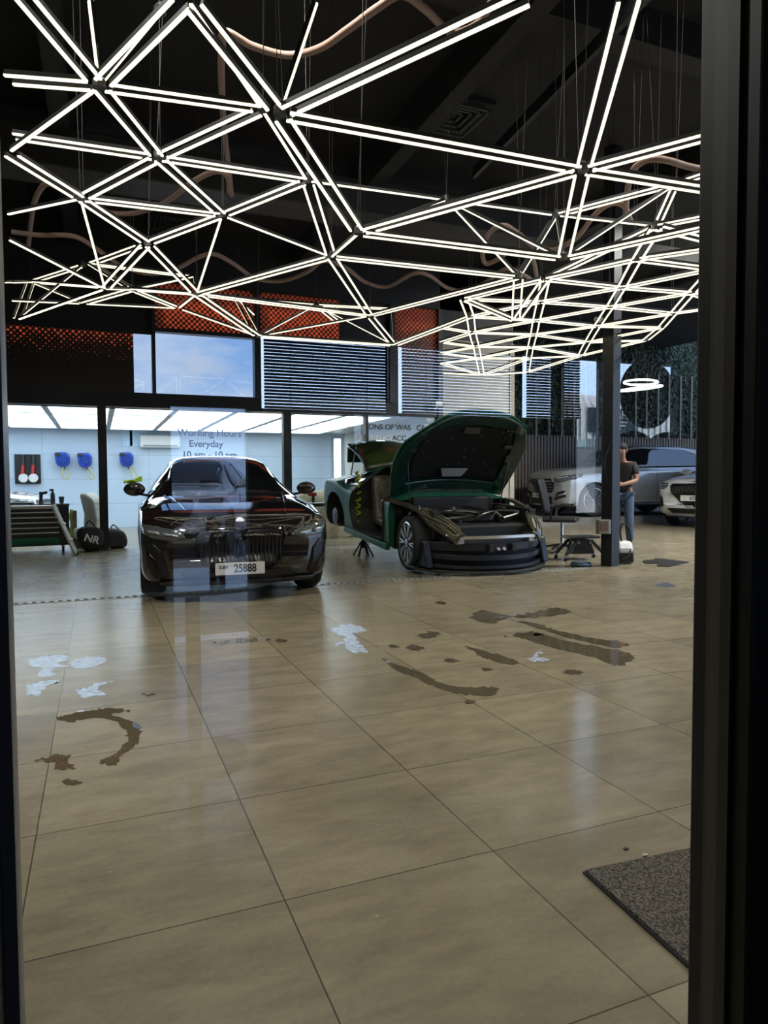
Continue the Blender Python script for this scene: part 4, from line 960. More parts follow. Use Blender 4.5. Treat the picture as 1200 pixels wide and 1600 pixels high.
for x in (-.45, .30): MB().lathe([(.04, -.09), (.04, -.06)], c=(x, 0, .04), axis='Y', n=16).lathe([(.04, .06), (.04, .09)], c=(x, 0, .04), axis='Y', n=16).build('castor', rubber, t)
# ------------------------------------------------------------------ SUVS at the far right
def lift(K, dz): return [(k[0], k[1], k[2]+dz, k[3]+dz, k[4]+dz, k[5]) for k in K]
def suv(name, label, loc, rz, paint, kind, sc=1.0):
    t = thing(name, label, 'car', loc, rz)
    if kind == 'white':
        L = 4.72
        K = [(0.0, .70, .46, .66, .72, .62), (.03, .80, .34, .78, .84, .66), (.10, .88, .27, .88, .93, .72), (.25, .93, .24, .94, 1.00, .74), (.6, .95, .22, .97, 1.055, .74), (1.1, .955, .22, 1.0, 1.11, .72), (1.35, .955, .22, 1.02, 1.14, .71),
             (1.7, .955, .22, 1.05, 1.36, .64), (2.15, .955, .22, 1.07, 1.58, .60), (2.7, .955, .22, 1.09, 1.63, .59), (3.4, .955, .22, 1.12, 1.60, .58), (4.1, .95, .24, 1.14, 1.47, .58), (4.5, .93, .30, 1.10, 1.28, .62), (4.66, .88, .40, .98, 1.08, .62), (4.72, .80, .50, .86, .92, .6)]
        arr = (.88, 3.75); rw_ = .375
    else:
        L = 5.2
        K = [(0.0, .78, .50, .80, .88, .70), (.03, .86, .36, .92, 1.00, .74), (.10, .93, .28, 1.00, 1.10, .78), (.25, .97, .25, 1.05, 1.17, .80), (.6, 1.0, .24, 1.08, 1.22, .80), (1.1, 1.0, .24, 1.10, 1.26, .80), (1.40, 1.0, .24, 1.12, 1.29, .79),
             (1.7, 1.0, .24, 1.14, 1.46, .74), (2.15, 1.0, .24, 1.15, 1.74, .68), (2.7, 1.0, .24, 1.16, 1.82, .66), (3.6, 1.0, .24, 1.17, 1.82, .66), (4.5, 1.0, .26, 1.18, 1.75, .64), (5.0, .97, .30, 1.15, 1.52, .64), (5.15, .92, .40, 1.05, 1.2, .66), (5.2, .86, .50, .9, 1.0, .6)]
        arr = (.95, 4.05); rw_ = .41
    o = car_shell(K, L, nose=.22, tail=.14).build('body', [paint, mat('arch_black', (.01, .01, .01), .7)], t, smooth=True, weld=True)
    cw_ = K[5][1]
    cut(o, [arch(-1.3, -cw_+.30, y, rw_, rw_+.045) for y in arr]+[arch(cw_-.30, 1.3, y, rw_, rw_+.045) for y in arr])
    B = bvh_of(o)
    if kind == 'white':
        shield = [(-.50, .90), (.50, .90), (.54, .86), (.50, .70), (.34, .53), (.14, .43), (-.14, .43), (-.34, .53), (-.50, .70), (-.54, .86)]
        g = conform('shield_grille', B, shield, 'front', grille_b, t, off=.006)
        ms = mat('mesh_chrome', (.30, .30, .31), .25, .9)
        k = 0; mm = MB()
        for i in range(-14, 15):
            for sgn in (1, -1):
                x0 = i*.075; seg = []
                for j in range(16):
                    z = .44+j*.0307; x = x0+sgn*(z-.67)*.75
                    inside = .44 < z < .90 and abs(x) < (.14+(z-.44)*2.0 if z < .54 else (.34+(z-.54)*1.0 if z < .70 else .50+(z-.7)*.2))
                    if inside:
                        h, nn, _, _ = B.ray_cast(Vector((x, -5, z)), Vector((0, 1, 0)))
                        if h: seg.append(h+Vector((0, -.012, 0)))
                    else:
                        if len(seg) > 1: mm.tube(seg, .0045, 4)
                        seg = []
                if len(seg) > 1: mm.tube(seg, .0045, 4)
        mm.build('grille_mesh', ms, g)
        for sg in (1, -1):
            e = conform('headlight', B, [(sg*.60, .84), (sg*.62, .90), (sg*.94, .925), (sg*.95, .80), (sg*.72, .79)], 'front', lamp_glass, t, off=.005, curve=1)
            for z in (.815, .865): conform('lamp_strip', B, [(sg*.62, z), (sg*.62, z+.022), (sg*.94, z+.032), (sg*.94, z+.010)], 'front', lamp_in, e, off=.012, curve=1)
            conform('side_intake', B, [(sg*.70, .42), (sg*.72, .60), (sg*.80, .66), (sg*.86, .58), (sg*.84, .44)], 'front', grille_b, t, off=.006)
        conform('headlight_side', B, [(.14, .845), (.14, .905), (.50, .955), (.48, .93), (.2, .84)], 'side', lamp_glass, t, off=.005, mirror=True, curve=1)
        conform('lower_intake', B, [(-.60, .40), (.60, .40), (.50, .30), (-.50, .30)], 'front', grille_b, t, off=.006, curve=1)
        conform('skid_plate', B, [(-.72, .245), (-.66, .285), (.66, .285), (.72, .245)], 'front', alu, t, off=.02, th=.03, curve=1)
        em = MB(); em.add([(-.12, 0, 0), (0, 0, -.012), (.12, 0, 0), (0, 0, .012)], [(0, 1, 2, 3)]).lathe([(0, -.006), (.02, -.006), (.024, 0)], axis='Y', n=16)
        em.xf(Matrix.Translation((0, .045, .945)) @ Matrix.Rotation(R(-50), 4, 'X')).build('emblem', chrome, t)
        plate(t, '63573', 0, -.045, .61, 0, .50, .115, 'V')
        rim_m = mat('rim_silver', (.35, .35, .36), .25, .9)
    else:
        gp = [(-.46, .95), (.46, .95), (.50, .88), (.44, .66), (.38, .60), (-.38, .60), (-.44, .66), (-.50, .88)]
        g = conform('grille', B, gp, 'front', grille_b, t, off=.006, curve=1)
        for z in (.66, .73, .80, .87): conform('grille_bar', B, [(-.44, z), (.44, z), (.44, z+.026), (-.44, z+.026)], 'front', mat('bar_silver', (.40, .41, .42), .25, .9), g, off=.02, th=.02, curve=1)
        h, nn, _, _ = B.ray_cast(Vector((0, -5, .77)), Vector((0, 1, 0)))
        m_ = MB(); m_.tube([(math.cos(a*math.pi/16)*.105, 0, math.sin(a*math.pi/16)*.105) for a in range(32)], .011, 6, closed=True)
        for a in (90, 210, 330): m_.bar((0, 0, 0), (math.cos(R(a))*.10, 0, math.sin(R(a))*.10), .018, .012, upv=(0, 1, 0))
        m_.xf(Matrix.Translation(h+Vector((0, -.05, 0)))).build('emblem', chrome, t)
        for sg in (1, -1):
            e = conform('headlight', B, [(sg*.56, .86), (sg*.58, .97), (sg*.80, 1.02), (sg*.97, 1.03), (sg*.97, .93), (sg*.78, .86)], 'front', lamp_glass, t, off=.006, curve=1)
            conform('daytime_light', B, [(sg*.60, .93), (sg*.62, .97), (sg*.88, 1.01), (sg*.88, .985)], 'front', lamp_in, e, off=.013, curve=1)
            conform('side_intake', B, [(sg*.60, .42), (sg*.60, .60), (sg*.86, .66), (sg*.88, .50)], 'front', grille_b, t, off=.006, curve=1)
            conform('intake_vane', B, [(sg*.64, .50), (sg*.64, .54), (sg*.86, .60), (sg*.86, .56)], 'front', alu, t, off=.015, curve=1)
        conform('headlight_side', B, [(.16, .93), (.18, 1.02), (.62, 1.07), (.56, .98), (.3, .92)], 'side', lamp_glass, t, off=.006, mirror=True, curve=1)
        conform('lower_intake', B, [(-.52, .50), (.52, .50), (.46, .34), (-.46, .34)], 'front', grille_b, t, off=.006, curve=1)
        conform('skid_plate', B, [(-.62, .27), (-.56, .325), (.56, .325), (.62, .27)], 'front', chrome, t, off=.02, th=.03, curve=1)
        conform('running_board', B, [(1.5, .29), (1.5, .34), (3.5, .34), (3.5, .29)], 'side', plast_b, t, off=.05, th=.1, mirror=True, curve=1)
        plate(t, '9 1714', 0, -.05, .53, 0, .50, .12)
        rim_m = mat('rim_two_tone', (.38, .38, .38), .2, .95)
    zb_ = 1.10 if kind == 'white' else 1.20; zr = 1.50 if kind == 'white' else 1.69; b0_ = 1.62; e0 = L-.75
    conform('windscreen', B, [(-.70, 1.46), (-.60, 2.08), (-.30, 2.16), (.30, 2.16), (.60, 2.08), (.70, 1.46), (.35, 1.40), (-.35, 1.40)], 'top', glass_car, t, off=.004, step=.09)
    conform('side_window', B, [(b0_+.08, zb_), (2.15, zr-.03), (2.6, zr+.02), (e0-.5, zr), (e0, zr-.16), (e0+.1, zb_+.05)], 'side', glass_car, t, off=.004, mirror=True, step=.09, curve=1)
    for sg in (-1, 1):
        conform('window_pillar', B, [(2.80, zb_-.02), (2.86, zb_-.02), (2.86, zr+.03), (2.80, zr+.03)], 'side', plast_b, t, off=.010, curve=1) if sg == 1 else None
        for y in (1.75, 2.83, 3.75): MB().tube([(sg*(cw_+.001), y, zb_-.1), (sg*(cw_+.002), y, .6), (sg*(cw_-.01), y, .36)], .0035, 5).build('door_gap', black, t)
        for y in (2.62, 3.62): MB().bar((sg*(cw_+.006), y-.1, zb_-.13), (sg*(cw_+.006), y+.1, zb_-.125), .022, .025).build('door_handle', chrome, t, bevel=.006)
        mirror_pod(t, sg*(cw_-.06), 1.72, zb_+.02, sg, paint)
        for y in arr: wheel(t, sg*(cw_-.15), y, rw_, .27, sg, rim_m, 10 if kind != 'white' else 9)
    return t
pg = mat('paint_grey_silver', (.34, .35, .35), .25, .35, coat=1)
pw = mat('paint_pearl_white', (.78, .79, .82), .12, coat=1)
p = PF(838, 815, 19.3)
grey_suv = suv('grey_suv', 'silver grey off-roader parked nose-left in front of the slatted fence', (11.15, 16.0, .18), R(-93), pg, 'grey'); grey_suv.scale = (1.07,)*3
white_suv = suv('white_suv', 'pearl white SUV with a wide dark mesh shield grille at the right edge', (13.0, 12.45, 0), R(-73), pw, 'white'); white_suv.scale = (1.17,)*3
# cars on the forecourt behind the office, mirrored in the pane
c = copy_tree(white_suv); tag(c, 'white SUV parked nearest outside the office door', 'car'); c.location = (.8, -9.5, -.02); c.rotation_euler = (0, 0, R(200)); c.scale = (1,)*3
c = copy_tree(white_suv); tag(c, 'white SUV parked farther out beside the corrugated building', 'car'); c.location = (7.2, -8.6, -.02); c.rotation_euler = (0, 0, R(165)); c.scale = (1,)*3
# ================================================================== RIGHT SIDE: garden, column, ring lamp
gr = random.Random(21); lv = MB()
x = xF+.2
for i in range(22000):
    x = gr.uniform(xF+.35, 21); z = gr.uniform(zF+.08, 7.0)
    if math.sin(x*2.1)*math.cos(z*1.7+x)+gr.uniform(-1.1, 1) < -.5: continue
    s = gr.uniform(.04, .09); c = Vector((x, FY-gr.uniform(.09, .2), z)); a = gr.uniform(0, 6.28); b = gr.uniform(-.6, .6)
    u = Vector((math.cos(a), b, math.sin(a))).normalized()*s; w_ = Vector((-math.sin(a), gr.uniform(-.5, .5), math.cos(a)))*s*.5
    lv.add([c-u, c+w_, c+u, c-w_], [(0, 1, 2, 3)], gr.choice((0, 0, 1)))
tag(lv.build('climbing_foliage', [mat('leaf_deep', (.012, .028, .008), .55), mat('leaf_mid', (.030, .055, .014), .55)], fixn=False), 'dense dark green foliage covering the wall above the slatted fence', 'foliage', kind='stuff')
k = 0
names_ = ('first', 'second', 'third', 'fourth', 'fifth', 'sixth', 'seventh', 'eighth', 'ninth', 'tenth', 'eleventh', 'twelfth', 'thirteenth', 'fourteenth')
for px in (838, 858, 878, 897, 915, 933, 993, 1010, 1028, 1045, 1063, 1080, 1098, 1115):
    p = PY(px, 640, FY-.25); hgt = 2.1
    o = bx(-.035, .035, -.02, .02, -hgt/2, hgt/2).box(-.015, .015, .02, .265, .6, .63).box(-.015, .015, .02, .265, -.6, -.57).build('hanging_plank', mat('weathered_plank', (.17, .15, .125), .8, noise=.3, nscale=8), bevel=.004); o.location = (p.x, p.y, zF+hgt/2-.06)
    tag(o, 'weathered grey vertical plank over the green wall, %s from the left' % names_[k], 'plank', 'planks hung in front of the foliage'); k += 1
# white pipe between the pillar and the green wall
pc = PZ(953, 884, 0)
t = thing('square_column', 'dark square steel column standing in the middle of the right side', 'column', (pc.x, pc.y, 0), R(14))
bx(-.085, .085, -.085, .085, 0, HC).build('shaft', mat('column_grey', (.016, .017, .020), .4), t, bevel=.004)
t = thing('junction_box', 'grey control box with a small display clamped on the dark column', 'box', (0, 0, 0))
p = PF(944, 823, 9.25); t.location = p; t.rotation_euler.z = R(-8)
bx(-.10, .05, -.04, .05, -.095, .095).build('case', mat('box_olive', (.16, .17, .12), .5), t, bevel=.01)
bx(-.08, .03, -.046, -.039, -.05, .07).build('display', mat('display_amber', (.12, .06, .035), .3), t)
bx(.052, .09, -.03, .05, -.095, .095).build('side_cover', mat('cover_grey', (.35, .37, .42), .5), t, bevel=.008)
t = thing('security_camera', 'white box camera fixed to the left side of the dark column', 'camera', PF(936, 502, 9.2), R(35))
bx(-.05, .08, -.045, .045, -.04, .055).build('housing', white_p, t, bevel=.012)
MB().lathe([(.0, -.13), (.032, -.13), (.036, -.05), (.03, -.04)], axis='X', n=20).build('lens_barrel', white_p, t, smooth=40)
MB().tube([(.03, .02, -.02), (.12, .08, -.03)], .014).build('bracket', white_p, t)
t = thing('security_camera', 'small white camera on the black beam at the corner of the beige wall', 'camera', PY(683, 632, WY-.12))
bx(-.085, .085, -.09, .09, -.03, .06).build('housing', white_p, t, bevel=.02); MB().tube([(0, 0, -.03), (0, .09, -.09)], .02).build('bracket', white_p, t)
rg = PF(1001, 607, 11.5)
t = thing('ring_lamp', 'glowing white ring pendant lamp hanging right of the dark column', 'pendant lamp', rg)
emw = mat('ring_glow', (.9, .9, .9), .5, emit=(1, .97, .92), es=5)
for z0, r0, tl in ((0, .33, 6), (.10, .26, -3)):
    MB().tube([(math.cos(a*math.pi/30)*r0, math.sin(a*math.pi/30)*r0, z0+math.cos(a*math.pi/30)*r0*math.tan(R(tl))) for a in range(60)], .016, 8, closed=True).build('glowing_ring', emw, t, smooth=True)
for a in (0, 2.1, 4.2): MB().tube([(math.cos(a)*.3, math.sin(a)*.3, .02), (0, 0, .9)], .002, 4).build('cable', plast_b, t)
MB().tube([(0, 0, .9), (0, 0, HC-rg.z)], .003, 5).build('stem', plast_b, t)
# ------------------------------------------------------------------ man behind the column
def skin_part(name, verts, edges, radii, m, parent, root=0, sub=2):
    me = bpy.data.meshes.new(name); me.from_pydata(verts, edges, []); o = bpy.data.objects.new(name, me); C.objects.link(o)
    sk = o.modifiers.new('skin', 'SKIN'); sk.use_smooth_shade = True
    for i, v in enumerate(me.skin_vertices[0].data):
        r_ = radii[i]; v.radius = r_ if isinstance(r_, tuple) else (r_, r_); v.use_root = (i == root)
    s = o.modifiers.new('s', 'SUBSURF'); s.levels = sub; s.render_levels = sub
    bpy.context.view_layer.update(); dg = bpy.context.evaluated_depsgraph_get(); nm = bpy.data.meshes.new_from_object(o.evaluated_get(dg))
    o.modifiers.clear(); o.data = nm; nm.materials.clear(); nm.materials.append(m); nm.polygons.foreach_set('material_index', [0]*len(nm.polygons)); nm.polygons.foreach_set('use_smooth', [True]*len(nm.polygons)); o.parent = parent
    return o
def man():
    g = PZ(972, 856, 0)
    t = thing('person', 'person in a black printed T-shirt and jeans, half behind the column, hands together', 'person', (g.x, g.y, 0), R(-52))
    skin = mat('skin_brown', (.24, .12, .075), .55); shirt = mat('tshirt_black', (.010, .010, .012), .85); jean = mat('jeans_blue', (.05, .08, .14), .85, noise=.3, nscale=12); shoe = mat('shoe_dark', (.03, .03, .03), .5)
    # faces -Y in local space, leaning a little forward
    V = []; E = []; RR = []
    def a(p, r, par=None):
        V.append(p); RR.append(r); i = len(V)-1
        if par is not None: E.append((par, i))
        return i
    pel = a((0, .03, .95), (.135, .10)); wa = a((0, .02, 1.10), (.135, .10), pel); ch = a((0, -.02, 1.30), (.165, .11), wa); nk = a((0, -.05, 1.45), (.075, .07), ch); n2 = a((0, -.08, 1.53), .052, nk)
    hd = a((0, -.11, 1.62), (.075, .088), n2); ht = a((0, -.10, 1.71), (.065, .08), hd)
    for s in (-1, 1):
        sh = a((s*.17, -.03, 1.40), .062, ch); el = a((s*.24, -.08, 1.14), .045, sh); wr = a((s*.08, -.34, 1.08), .030, el); ha = a((s*.045, -.42, 1.08), (.036, .024), wr)
        for q, (dx, dz, l) in enumerate(((.022, .03, .055), (.026, .012, .065), (.026, -.008, .062), (.022, -.028, .05))):
            k1 = a((s*(.045-.01), -.455, 1.08+dz), .0095, ha); k2 = a((s*(.0-.0)+s*.008, -.47-l*.3, 1.07+dz), .0085, k1)
        th = a((s*.03, -.42, 1.125), .011, ha); a((s*.012, -.445, 1.14), .009, th)
        hp_ = a((s*.09, .03, .90), .088, pel); kn = a((s*.11, .0, .50), .062, hp_); an = a((s*.12, .05, .10), .042, kn); a((s*.125, -.05, .045), (.045, .032), an); 
    skin_part('body', V, E, RR, skin, t)
    # head details
    MB().ball((0, -.195, 1.635), .016, 8, sc=(1, 1.2, 1.5)).build('nose', skin, t, smooth=True)
    MB().ball((0, -.185, 1.595), .02, 8, sc=(1.2, .4, .35)).build('mouth', mat('lips', (.22, .08, .06), .5), t, smooth=True)
    for s in (-1, 1):
        MB().ball((s*.032, -.182, 1.66), .011, 8).build('eye', mat('eye_dark', (.03, .02, .02), .2), t, smooth=True)
        MB().ball((s*.082, -.10, 1.64), .026, 8, sc=(.4, .7, 1.1)).build('ear', skin, t, smooth=True)
    MB().ball((0, -.085, 1.70), .092, 12, sc=(.95, 1.1, .85)).build('hair', mat('hair_black', (.012, .010, .009), .8), t, smooth=True)
    # clothes
    V.clear(); E.clear(); RR.clear()
    p0 = a((0, .03, .86), (.175, .135)); p1 = a((0, .02, 1.10), (.15, .115), p0); p2 = a((0, -.02, 1.30), (.18, .125), p1); p3 = a((0, -.045, 1.43), (.095, .085), p2)
    for s in (-1, 1):
        q = a((s*.18, -.03, 1.40), .076, p2); a((s*.225, -.065, 1.22), .068, q)
    skin_part('tshirt', list(V), list(E), list(RR), shirt, t)
    V.clear(); E.clear(); RR.clear()
    p0 = a((0, .03, .96), (.16, .12))
    for s in (-1, 1):
        q = a((s*.09, .03, .88), .102, p0); k_ = a((s*.11, .0, .50), .080, q); a((s*.12, .05, .10), .066, k_)
    skin_part('jeans', list(V), list(E), list(RR), jean, t)
    for s in (-1, 1): MB().ball((s*.125, -.03, .045), .06, 10, sc=(.8, 2.1, .75)).build('shoe', shoe, t, smooth=True)
    pr = mat('print_white', (.6, .6, .6), .6)
    for i, (z, w) in enumerate(((1.36, .05), (1.33, .09), (1.30, .07), (1.27, .10), (1.24, .05), (1.21, .08))):
        MB().box(-.156, -.150, -.07-w/2, -.05+w/3, z-.007, z+.007).build('shirt_print', pr, t)
    return t
man()
# ------------------------------------------------------------------ rolling stool, office chair, vacuum disc, steam cleaner, mats
def castor(parent, x, y, r=.035):
    e = MB().lathe([(r*.4, -.018), (r, -.016), (r, .016), (r*.4, .018)], c=(x, y, r), axis='X', n=18).build('castor', rubber, parent, smooth=40)
    MB().box(x-.024, x+.024, y-.02, y+.02, r, r*2.3).build('castor_fork', alu, e)
g = PZ(906, 874, 0); t = thing('workshop_stool', 'low black rolling workshop stool with a tool tray beside the column', 'stool', (g.x, g.y, 0), R(-12))
m_ = MB(); m_.prism([(-.17, .09), (.17, .09), (.10, .30), (-.10, .30)], 'Y', -.13, .13); m_.build('frame', plast_b, t, bevel=.012)
for sg in (-1, 1): MB().bar((sg*.10, -.145, .29), (sg*.30, -.17, .075), .03, .045).bar((sg*.10, .145, .29), (sg*.30, .17, .075), .03, .045).build('leg', plast_b, t, bevel=.006)
MB().box(-.24, .24, -.17, .17, .315, .345).build('seat', mat('seat_black_vinyl', (.016, .016, .018), .3), t, bevel=.012)
MB().box(-.14, .14, -.12, .12, .115, .13).build('tray', plast_b, t)
for sg in (-1, 1): MB().lathe([(0, -.15), (.018, -.15), (.018, -.14)], c=(sg*.09, 0, .26), axis='Y', n=14).build('bolt', alu, t)
for sx_, sy_ in ((-.30, -.17), (.30, -.17), (-.30, .17), (.30, .17)): castor(t, sx_, sy_)
g = PZ(893, 868, 0); t = thing('office_chair', 'black office chair with armrests behind the low rolling stool', 'chair', (g.x+.16, g.y+.46, 0), R(46)); t.scale = (1.08, 1.08, 1.08)
m_ = MB(); m_.prism([(-.23, .455), (-.25, .49), (-.22, .53), (.22, .53), (.25, .49), (.22, .455)], 'Y', -.23, .25); m_.build('seat', mat('chair_mesh_black', (.014, .014, .016), .6), t, bevel=.03)
vs = []; n_ = 8
for i in range(n_+1):
    a = -1+2*i/n_
    for j in range(9):
        s = j/8; vs.append((a*(.19+.05*math.sin(s*2.6)), .24+.05*s-.05*(1-a*a)+.05*s*s, .58+.50*s))
bb = MB().add(vs, [(i*9+j, i*9+j+1, (i+1)*9+j+1, (i+1)*9+j) for i in range(n_) for j in range(8)]).build('backrest', mat('chair_mesh_black'), t, smooth=True); q = bb.modifiers.new('t', 'SOLIDIFY'); q.thickness = .045; q.offset = 0
MB().bar((0, .26, .45), (0, .30, .75), .07, .02).build('back_stem', plast_b, t, bevel=.005)
for sg in (-1, 1):
    MB().tube(spline([(sg*.25, .12, .47), (sg*.29, .12, .60), (sg*.29, .06, .69), (sg*.28, -.14, .695)], 6), .018, 8).build('armrest', plast_b, t, smooth=True)
MB().tube([(0, 0, .10), (0, 0, .46)], .028, 14).build('gas_column', chrome, t, smooth=True)
for i in range(5):
    a = 2*math.pi*i/5+.3; MB().bar((0, 0, .12), (math.cos(a)*.29, math.sin(a)*.29, .075), .045, .03).build('base_arm', plast_b, t, bevel=.006); castor(t, math.cos(a)*.29, math.sin(a)*.29, .028)
g = PZ(915, 886, 0); t = thing('round_floor_cleaner', 'small dark round disc with a blue rim on the floor below the stool', 'cleaning disc', (g.x, g.y+.1, 0))
MB().lathe([(0, .0), (.125, .0), (.135, .01), (.135, .045), (.125, .055), (0, .058)], n=40).build('base', mat('disc_navy', (.02, .03, .05), .3), t, smooth=50)
MB().lathe([(.136, .030), (.138, .034), (.136, .040)], n=40).build('rim_band', mat('band_blue', (.10, .22, .35), .3), t)
MB().lathe([(.0, .06), (.06, .06), (.09, .052), (.085, .062), (.04, .075), (0, .078)], n=32).build('top_disc', mat('disc_top', (.25, .3, .36), .2), t, smooth=True)
g = PZ(980, 881, 0); t = thing('steam_cleaner', 'white and black portable steam cleaner with a looped hose beside the column', 'steam cleaner', (g.x, g.y+.08, 0), R(-25))
m_ = MB(); m_.prism([(-.13, .03), (.14, .03), (.15, .16), (.10, .31), (-.08, .31), (-.13, .22)], 'X', -.10, .10); m_.build('body', white_p, t, bevel=.03)
MB().prism([(-.15, .02), (.0, .02), (-.02, .14), (-.10, .20), (-.15, .16)], 'X', -.105, .105).build('lower_shell', plast_b, t, bevel=.02)
for sg in (-1, 1): MB().lathe([(0, sg*.10), (.07, sg*.10), (.07, sg*.125), (0, sg*.125)], c=(0, .07, .07), axis='X', n=24).build('wheel', rubber, t)
MB().tube(spline([(-.04, -.05, .29), (-.06, -.06, .46), (-.02, -.05, .55), (.05, -.04, .50), (.09, -.05, .34), (.04, -.15, .14), (-.06, -.17, .06)], 8), .012, 8).build('hose', rubber, t, smooth=True)
m_ = MB(); q = [PZ(x_, y_, 0) for x_, y_ in ((1004, 877), (1022, 875), (1024, 873), (1077, 879), (1046, 886), (1026, 885), (1030, 881), (1008, 881))]
m_.prism([(p.x, p.y) for p in q], 'Z', .001, .012); tag(m_.build('rubber_mat', mat('mat_rubber', (.010, .010, .010), .6)), 'flat black rubber mat lying on the floor right of the column', 'mat')
# entrance mat at the lower right
a = PZ(915, 1366, 0); b = PZ(1127, 1321, 0); c = PZ(1125, 1560, 0)
e1 = (b-a).normalized(); e2 = (c-a).normalized(); e2 = (e2-e1*e2.dot(e1)).normalized()
mm = bpy.data.materials.new('mat_loop_pile'); mm.use_nodes = True; n_ = mm.node_tree.nodes; l_ = mm.node_tree.links; b_ = n_['Principled BSDF']; b_.inputs['Roughness'].default_value = .95
g_ = n_.new('ShaderNodeTexCoord'); z_ = n_.new('ShaderNodeTexNoise'); z_.inputs['Scale'].default_value = 170; z_.inputs['Detail'].default_value = 3; l_.new(g_.outputs['Object'], z_.inputs['Vector'])
r_ = n_.new('ShaderNodeValToRGB'); r_.color_ramp.elements[0].position = .38; r_.color_ramp.elements[0].color = (.035, .030, .023, 1); r_.color_ramp.elements[1].position = .64; r_.color_ramp.elements[1].color = (.22, .19, .15, 1)
l_.new(z_.outputs['Fac'], r_.inputs[0]); l_.new(r_.outputs[0], b_.inputs['Base Color']); u_ = n_.new('ShaderNodeBump'); u_.inputs['Distance'].default_value = .01; l_.new(z_.outputs['Fac'], u_.inputs['Height']); l_.new(u_.outputs[0], b_.inputs['Normal'])
t = thing('entrance_mat', 'large grey-brown looped pile doormat at the lower right of the floor', 'doormat', (a.x, a.y, 0))
m_ = MB(); o0 = Vector((0, 0, 0)); P4 = [o0, e1*1.6, e1*1.6+e2*1.05, e2*1.05]
m_.prism([(p.x, p.y) for p in P4], 'Z', .004, .014); m_.build('pile', mm, t)
m_ = MB(); P5 = [o0-e1*.006-e2*.006, e1*1.606-e2*.006, e1*1.606+e2*1.056, e2*1.056-e1*.006]; m_.prism([(p.x, p.y) for p in P5], 'Z', .001, .006); m_.build('backing', rubber, t)
# ------------------------------------------------------------------ floor drain
gm = MB(); gx0 = -3.0
DY = PZ(120, 939, 0).y
while gx0 < 5.9: gm.box(gx0, gx0+.036, DY, DY+.085, .0006, .004); gx0 += .076
gm.box(-3.0, 5.9, DY-.006, DY, .0005, .005).box(-3.0, 5.9, DY+.085, DY+.091, .0005, .005)
t = thing('drain_channel', 'long slotted steel drain grate running across the floor under both near cars', 'drain', (0, 0, 0))
gm.build('grate', mat('grate_steel', (.50, .49, .46), .35, .5), t); bx(-3.0, 5.9, DY, DY+.085, .0002, .0008).build('channel', mat('drain_black', (.003, .003, .003), .9), t)
# ------------------------------------------------------------------ water on the floor
wet = bpy.data.materials.new('shallow_water'); wet.use_nodes = True; n_ = wet.node_tree.nodes; l_ = wet.node_tree.links; b_ = n_['Principled BSDF']
b_.inputs['Base Color'].default_value = (.115, .092, .058, 1); b_.inputs['Roughness'].default_value = .03; b_.inputs['Coat Weight'].default_value = .6
g_ = n_.new('ShaderNodeTexCoord'); z_ = n_.new('ShaderNodeTexNoise'); z_.inputs['Scale'].default_value = 5; l_.new(g_.outputs['Object'], z_.inputs['Vector']); u_ = n_.new('ShaderNodeBump'); u_.inputs['Strength'].default_value = .25; u_.inputs['Distance'].default_value = .02
l_.new(z_.outputs['Fac'], u_.inputs['Height']); l_.new(u_.outputs[0], b_.inputs['Normal'])
pale_mark = mat('pale_bluish', (.40, .47, .60), .25, noise=.35, nscale=25, bump=.5)  # mottled pale blue-grey colour for flat patches on the floor
pr_ = random.Random(17)
def blob(pts, nm, label, m, cat='puddle', jit=.009, group=None):
    P = [PZ(x_, y_, 0) for x_, y_ in pts]; sp = spline(P+[P[0]], 7)[:-1]; c0 = sum(P, Vector())/len(P); out = []
    for i, p in enumerate(sp):
        s_ = jit*p.length/3; out.append((p.x+pr_.uniform(-s_, s_), p.y+pr_.uniform(-s_, s_)*2.2))
    mb = MB(); mb.v = [(x_, y_, .0012) for x_, y_ in out]; mb.f = [tuple(range(len(out)))]; mb.m = [0]
    me = bpy.data.meshes.new(nm); bm = bmesh.new(); vs_ = [bm.verts.new(v) for v in mb.v]; es_ = [bm.edges.new((vs_[i], vs_[(i+1) % len(vs_)])) for i in range(len(vs_))]; bmesh.ops.triangle_fill(bm, use_beauty=True, use_dissolve=False, edges=es_, normal=(0, 0, 1)); bm.normal_update()
    for f in bm.faces:
        if f.normal.z < 0: f.normal_flip()
    bm.to_mesh(me); bm.free(); me.materials.append(m); o = bpy.data.objects.new(nm, me); C.objects.link(o)
    return tag(o, label, cat, group)
blob([(85,1122),(120,1113),(160,1108),(205,1111),(175,1117),(215,1130),(220,1145),(210,1165),(190,1180),(178,1197),(155,1190),(185,1175),(198,1150),(185,1130),(150,1120),(110,1128)], 'puddle', 'dark hook-shaped puddle on the near left floor', wet)
blob([(735,966),(750,953),(775,958),(800,962),(840,955),(870,950),(893,956),(868,961),(820,966),(790,965),(765,974)], 'puddle', 'long thin puddle farthest back right of the floor centre', wet)
blob([(785,995),(830,987),(880,1000),(930,1010),(975,1018),(993,1030),(965,1040),(930,1028),(890,1018),(850,1008),(810,996)], 'puddle', 'wet streak below the rearmost long puddle on the right', wet)
blob([(800,968),(840,975),(870,985),(920,996),(975,1004),(960,1012),(900,1000),(850,985)], 'puddle', 'narrow wet strip between the two long puddles on the right', wet)
blob([(600,1030),(625,1040),(655,1050),(690,1068),(735,1074),(778,1075),(770,1086),(720,1085),(680,1074),(650,1060),(615,1045)], 'puddle', 'diagonal wet streak below the pale patch', wet)
blob([(725,1008),(760,1018),(800,1030),(810,1038),(780,1036),(750,1025)], 'puddle', 'short wet streak near the middle of the floor', wet)
